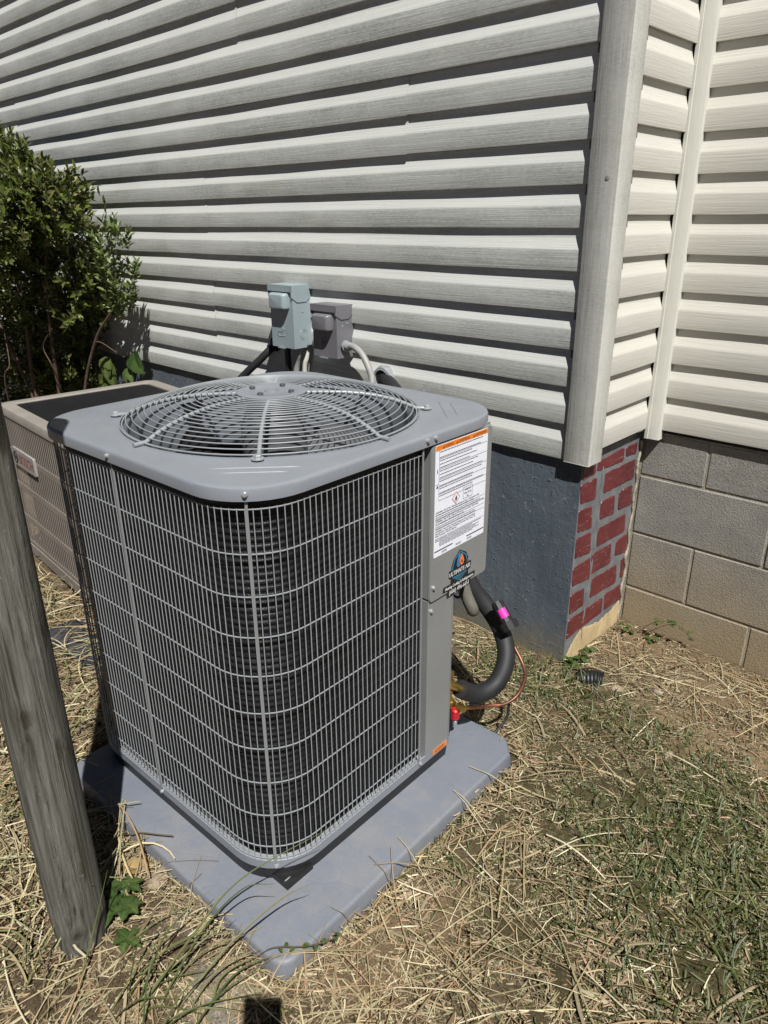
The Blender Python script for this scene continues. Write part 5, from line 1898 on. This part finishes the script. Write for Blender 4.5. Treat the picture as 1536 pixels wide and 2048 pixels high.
STRAW = [(0.39, 0.315, 0.175), (0.48, 0.40, 0.235), (0.31, 0.245, 0.135), (0.57, 0.51, 0.34), (0.33, 0.215, 0.115), (0.26, 0.22, 0.115), (0.17, 0.135, 0.07)]
BROWN = [(0.26, 0.18, 0.11), (0.36, 0.25, 0.165), (0.18, 0.125, 0.075), (0.29, 0.23, 0.14)]
GREENISH = [(0.21, 0.215, 0.10), (0.15, 0.165, 0.065), (0.27, 0.26, 0.14)]
GRASS = [(0.065, 0.085, 0.024), (0.092, 0.115, 0.032), (0.075, 0.098, 0.035), (0.135, 0.145, 0.05)]


def dens_main(x, y):
    d = np.full(x.shape, 0.6)
    d += 0.45 * blob(x, y, .25, -1.15, .35, .35, .6)
    d -= 0.42 * blob(x, y, .38, -.50, .25, .32, .6)
    d -= 0.50 * blob(x, y, .46, -.06, .17, .10, .6)
    d -= 0.3 * blob(x, y, .08, -1.51, .10, .06, .5)
    d -= 0.55 * blob(x, y, .76, -.52, .22, .28, .7)
    d += 0.15 * blob(x, y, .12, .0, .25, .15, .6)
    d = np.where(x < -0.3, 0.85, d)
    d = np.where((y < -1.56), np.maximum(d, 0.95), d)
    d = np.maximum(d, 0.24) - 0.75 * blob(x, y, .46, -.06, .13, .075, .7)
    return np.clip(d, 0.05, 1)


AREA = (-2.6, 1.15, -2.1, 0.42)
o = ribbons(6500, AREA, (0.05, 0.26), (0.0012, 0.0034), 8, 0.002, 0.014, 0.11, STRAW, 'straw', M_straw, dens_main, seed=21)
o['label'] = 'cut dry straw lying loose over the soil around the pad'
o = ribbons(30000, AREA, (0.015, 0.075), (0.0012, 0.0032), 3, 0.001, 0.010, 0.14, STRAW + BROWN, 'chopped_straw', M_straw, lambda x, y: np.clip(dens_main(x, y) + .12, 0, 1), seed=22, pad_ok=0.01)
o['label'] = 'short chopped straw bits scattered over the soil'
o = ribbons(70000, (-1.2, 1.15, -2.0, 0.42), (0.006, 0.028), (0.0010, 0.0026), 2, 0.001, 0.006, 0.2, BROWN + STRAW + GREENISH, 'chaff', M_straw, lambda x, y: np.clip(dens_main(x, y) + .6, 0, 1), seed=23, pad_ok=0.004)
o['label'] = 'fine straw chaff on the ground'
o = ribbons(1100, AREA, (0.05, 0.20), (0.0035, 0.0070), 5, 0.003, 0.010, 0.12, BROWN + [(0.30, 0.25, 0.155), (0.36, 0.30, 0.185)], 'broad_stalks', M_straw, dens_main, seed=24, pad_ok=0.0)
o['label'] = 'broad brown dry stalks mixed through the straw'
o = ribbons(1500, (-2.6, -0.25, -2.0, -0.9), (0.10, 0.34), (0.002, 0.0045), 8, 0.006, 0.06, 0.5, STRAW + GREENISH, 'hay', M_straw, None, seed=25, pad_ok=0.0)
o['label'] = 'deep pale hay heaped left of the pad'


def near_pad(x, y):
    lx = uc_c * (x - UC[0]) + uc_s * (y - UC[1]); ly = -uc_s * (x - UC[0]) + uc_c * (y - UC[1])
    d = np.hypot(np.maximum(0, np.maximum(PAD[0] - lx, lx - PAD[1])), np.maximum(0, np.maximum(PAD[2] - ly, ly - PAD[3])))
    return np.clip(1.2 - d / 0.07, 0, 1)


o = ribbons(22000, (-0.95, 0.4, -1.65, -0.4), (0.015, 0.09), (0.0012, 0.0032), 4, 0.001, 0.022, 0.16, STRAW + BROWN, 'edge_litter', M_straw, near_pad, seed=26, pad_ok=0.0)
o['label'] = 'straw litter gathered along the edge of the pad'
o = ribbons(45000, (-1.0, 1.15, -2.0, 0.42), (0.003, 0.009), (0.003, 0.0065), 1, 0.0, 0.004, 0.2, [(0.12, 0.085, 0.05), (0.19, 0.14, 0.085), (0.26, 0.195, 0.12), (0.08, 0.06, 0.035), (0.31, 0.25, 0.165)], 'soil_crumbs', M_straw, None, seed=27, pad_ok=0.003)
o['label'] = 'crumbs of soil and bark on the ground'
o = ribbons(60000, (-0.2, 1.15, -1.5, 0.2), (0.003, 0.011), (0.002, 0.005), 1, 0.0, 0.005, 0.2, [(0.075, 0.07, 0.028), (0.12, 0.10, 0.045), (0.055, 0.065, 0.025), (0.19, 0.155, 0.09), (0.28, 0.235, 0.15)], 'moss_crumbs', M_straw, lambda x, y: np.clip(blob(x, y, .42, -.58, .30, .38, .9), 0, 1), seed=28, pad_ok=0.0)
o['label'] = 'mossy crumbs and leaf bits over the damp soil'


def dens_green(x, y):
    d = np.zeros(x.shape)
    d = np.maximum(d, 0.9 * blob(x, y, -.06, -.16, .20, .10, .6))
    d = np.maximum(d, 1.0 * blob(x, y, .76, -.52, .24, .26, .6))
    d = np.maximum(d, 0.65 * blob(x, y, .47, -.64, .12, .09, .7))
    d = np.maximum(d, 0.5 * blob(x, y, .25, -.18, .25, .08, .7))
    d = np.maximum(d, 0.55 * blob(x, y, .62, -.25, .10, .10, .8))
    d = np.maximum(d, 0.4 * blob(x, y, .20, -.95, .07, .06, .8))
    d = np.maximum(d, 0.4 * blob(x, y, .75, -.85, .2, .12, .8))
    return d + 0.03


o = ribbons(20000, (-.5, 1.15, -1.5, 0.2), (0.025, 0.075), (0.002, 0.0042), 4, 0, 0, 0.35, GRASS, 'grass', M_grass, dens_green, upright=1.35, pad_ok=0, seed=31, droop=.5)
o['label'] = 'short green grass patches growing through the straw'
o = ribbons(16000, (-.3, 1.15, -1.5, 0.3), (0.008, 0.028), (0.0014, 0.003), 2, 0, 0, 0.35, [(0.085, 0.078, 0.030), (0.060, 0.060, 0.022), (0.14, 0.12, 0.055), (0.05, 0.065, 0.03)], 'moss', M_grass, lambda x, y: np.clip(np.maximum(blob(x, y, .36, -.52, .25, .33, .8), .6 * blob(x, y, .6, -.8, .3, .3, .8)), 0, 1), upright=1.3, pad_ok=0, seed=32, droop=.3)
o['label'] = 'olive moss and fine weeds between the straw'

# tall arching grass clump in the foreground
clump = thing('grass_clump', 'long arching green grass blades in the foreground left of the pad corner', 'grass', (0.0, -1.66, -0.012))
co_ = Vector((0.0, -1.66, -0.012))
BL = [
    [(0.006, -1.676, 0.0), (0.028, -1.54, 0.12), (0.049, -1.43, 0.2), (0.139, -1.279, 0.28)],
    [(0.056, -1.623, 0.0), (0.08, -1.498, 0.1), (0.12, -1.391, 0.17), (0.159, -1.336, 0.2)],
    [(0.031, -1.64, 0.0), (0.033, -1.521, 0.12), (0.062, -1.436, 0.19), (0.114, -1.393, 0.21)],
    [(-0.028, -1.708, 0.0), (-0.025, -1.597, 0.1), (0.001, -1.471, 0.17)],
    [(0.098, -1.596, 0.0), (0.122, -1.507, 0.08), (0.155, -1.442, 0.1)],
    [(-0.193, -1.79, 0.0), (-0.21, -1.698, 0.1), (-0.179, -1.64, 0.17), (-0.16, -1.627, 0.19)],
    [(-0.008, -1.681, 0.0), (0.015, -1.571, 0.07), (0.047, -1.449, 0.12)],
    [(0.121, -1.57, 0.0), (0.096, -1.525, 0.06), (0.129, -1.45, 0.09)],
    [(-0.116, -1.717, 0.0), (-0.152, -1.644, 0.1), (-0.163, -1.596, 0.2)],
]
for k in range(20):
    bx_, by_ = random.gauss(0.0, 0.07), random.gauss(-1.655, 0.035)
    dx_, dy_ = random.gauss(0.05, 0.07), random.uniform(0.06, 0.20)
    hh = random.uniform(.05, .17)
    BL.append([(bx_, by_, 0.0), (bx_ + dx_ * .4, by_ + dy_ * .5, hh * .75), (bx_ + dx_, by_ + dy_, hh)])
for pts in BL:
    sp2 = smooth_path([Vector(p) - co_ for p in pts], 18)
    n = len(sp2); V = []; F = []
    w0 = random.uniform(.0013, .0029)
    for i, p in enumerate(sp2):
        t = i / (n - 1)
        d_ = (sp2[min(n - 1, i + 1)] - sp2[max(0, i - 1)]).normalized()
        s_ = d_.cross(Vector((0, 0, 1))).normalized()
        w = w0 * (1 - t ** 2.5) + 0.0004
        V += [p + s_ * w + Vector((0, 0, w * .5)), p, p - s_ * w + Vector((0, 0, w * .5))]
    for i in range(n - 1):
        a = 3 * i
        F += [(a, a + 1, a + 4, a + 3), (a + 1, a + 2, a + 5, a + 4)]
    me = bpy.data.meshes.new('blade'); me.from_pydata([tuple(v) for v in V], [], F)
    c = random.choice([(0.11, 0.13, 0.045), (0.15, 0.165, 0.065), (0.23, 0.22, 0.12), (0.085, 0.11, 0.04)])
    at = me.color_attributes.new('tone', 'FLOAT_COLOR', 'POINT')
    at.data.foreach_set('color', np.tile(np.array([*c, 1], dtype=np.float32), len(V)))
    me.materials.append(M_grass)
    link('blade', me, clump)

# ------------------------------------------------------------------ the photographer (casts the small shadow at the bottom edge)
ph = MB()
pw, phh, pt = 0.0375, 0.0, 0.008
ra, ua, fa = Vector(cr), Vector(cu), Vector(cf)
cc_ = Vector(CAM) - fa * 0.010
poly = round_poly([(-0.0375, -0.130), (0.0375, -0.130), (0.0375, 0.024), (-0.0375, 0.024)], 0.010, 4)
ph.prism(poly, lambda a, b_, h: tuple(cc_ + ra * a + ua * b_ - fa * h), 0.0, 0.008)
phone = ph.build('smartphone', M_black, smooth=30)
tag(phone, 'black smartphone held up by the photographer', 'phone')

back = Vector((0.69, -0.724, 0.0))
rt = Vector((0.724, 0.69, 0.0))
P0 = Vector((CAM[0], CAM[1], 0)) + back * 0.47


def pp(a, b_, z):
    return tuple(P0 + rt * a + back * b_ + Vector((0, 0, z)))


hand_l = Vector(CAM) - ua * 0.105 - ra * 0.05 - fa * 0.03
hand_r = Vector(CAM) - ua * 0.105 + ra * 0.05 - fa * 0.03
sk_v = [pp(0, 0, 0.92), pp(0, 0.01, 1.15), pp(0, 0, 1.36), pp(0, -0.01, 1.45), pp(0, -0.02, 1.56), pp(0, -0.01, 1.66),
        pp(-0.19, 0, 1.36), pp(-0.24, -0.06, 1.08), tuple(hand_l),
        pp(0.19, 0, 1.36), pp(0.24, -0.06, 1.08), tuple(hand_r),
        pp(-0.1, 0, 0.88), pp(-0.11, -0.01, 0.46), pp(-0.12, 0.02, 0.06), pp(-0.13, -0.13, 0.03),
        pp(0.1, 0, 0.88), pp(0.11, -0.01, 0.46), pp(0.12, 0.02, 0.06), pp(0.13, -0.13, 0.03)]
sk_r = [0.145, 0.13, 0.13, 0.06, 0.085, 0.075, 0.07, 0.045, 0.03, 0.07, 0.045, 0.03, 0.09, 0.06, 0.045, 0.035, 0.09, 0.06, 0.045, 0.035]
sk_e = [(0, 1), (1, 2), (2, 3), (3, 4), (4, 5), (2, 6), (6, 7), (7, 8), (2, 9), (9, 10), (10, 11), (0, 12), (12, 13), (13, 14), (14, 15), (0, 16), (16, 17), (17, 18), (18, 19)]
for side_i, hv, sgn in ((8, hand_l, 1), (11, hand_r, -1)):
    for f_ in range(4):
        b0 = len(sk_v)
        base = hv + ua * (0.03 - 0.021 * f_) - fa * 0.0
        sk_v += [tuple(base), tuple(base - fa * 0.018 + ra * sgn * 0.016), tuple(base - fa * 0.008 + ra * sgn * (0.030 - .003 * f_))]
        sk_r += [0.010, 0.009, 0.0075]
        sk_e += [(side_i, b0), (b0, b0 + 1), (b0 + 1, b0 + 2)]
    b0 = len(sk_v)
    sk_v += [tuple(hv + fa * 0.004 + ra * sgn * 0.004 + ua * 0.01), tuple(hv + fa * 0.004 + ra * sgn * .006 + ua * 0.03)]
    sk_r += [0.010, 0.008]
    sk_e += [(side_i, b0), (b0, b0 + 1)]
me = bpy.data.meshes.new('person'); me.from_pydata([tuple(v) for v in sk_v], sk_e, [])
person = link('person', me)
sm = person.modifiers.new('skin', 'SKIN')
person.modifiers.new('smooth', 'SUBSURF').levels = 1
for v, r_ in zip(me.skin_vertices[0].data if len(me.skin_vertices) else [], sk_r):
    v.radius = (r_, r_)
if len(me.skin_vertices):
    me.skin_vertices[0].data[0].use_root = True
me.materials.append(simple('dark_clothes', (0.05, 0.055, 0.07), 0.8))
tag(person, 'person standing behind the camera with both arms raised holding a phone', 'person')
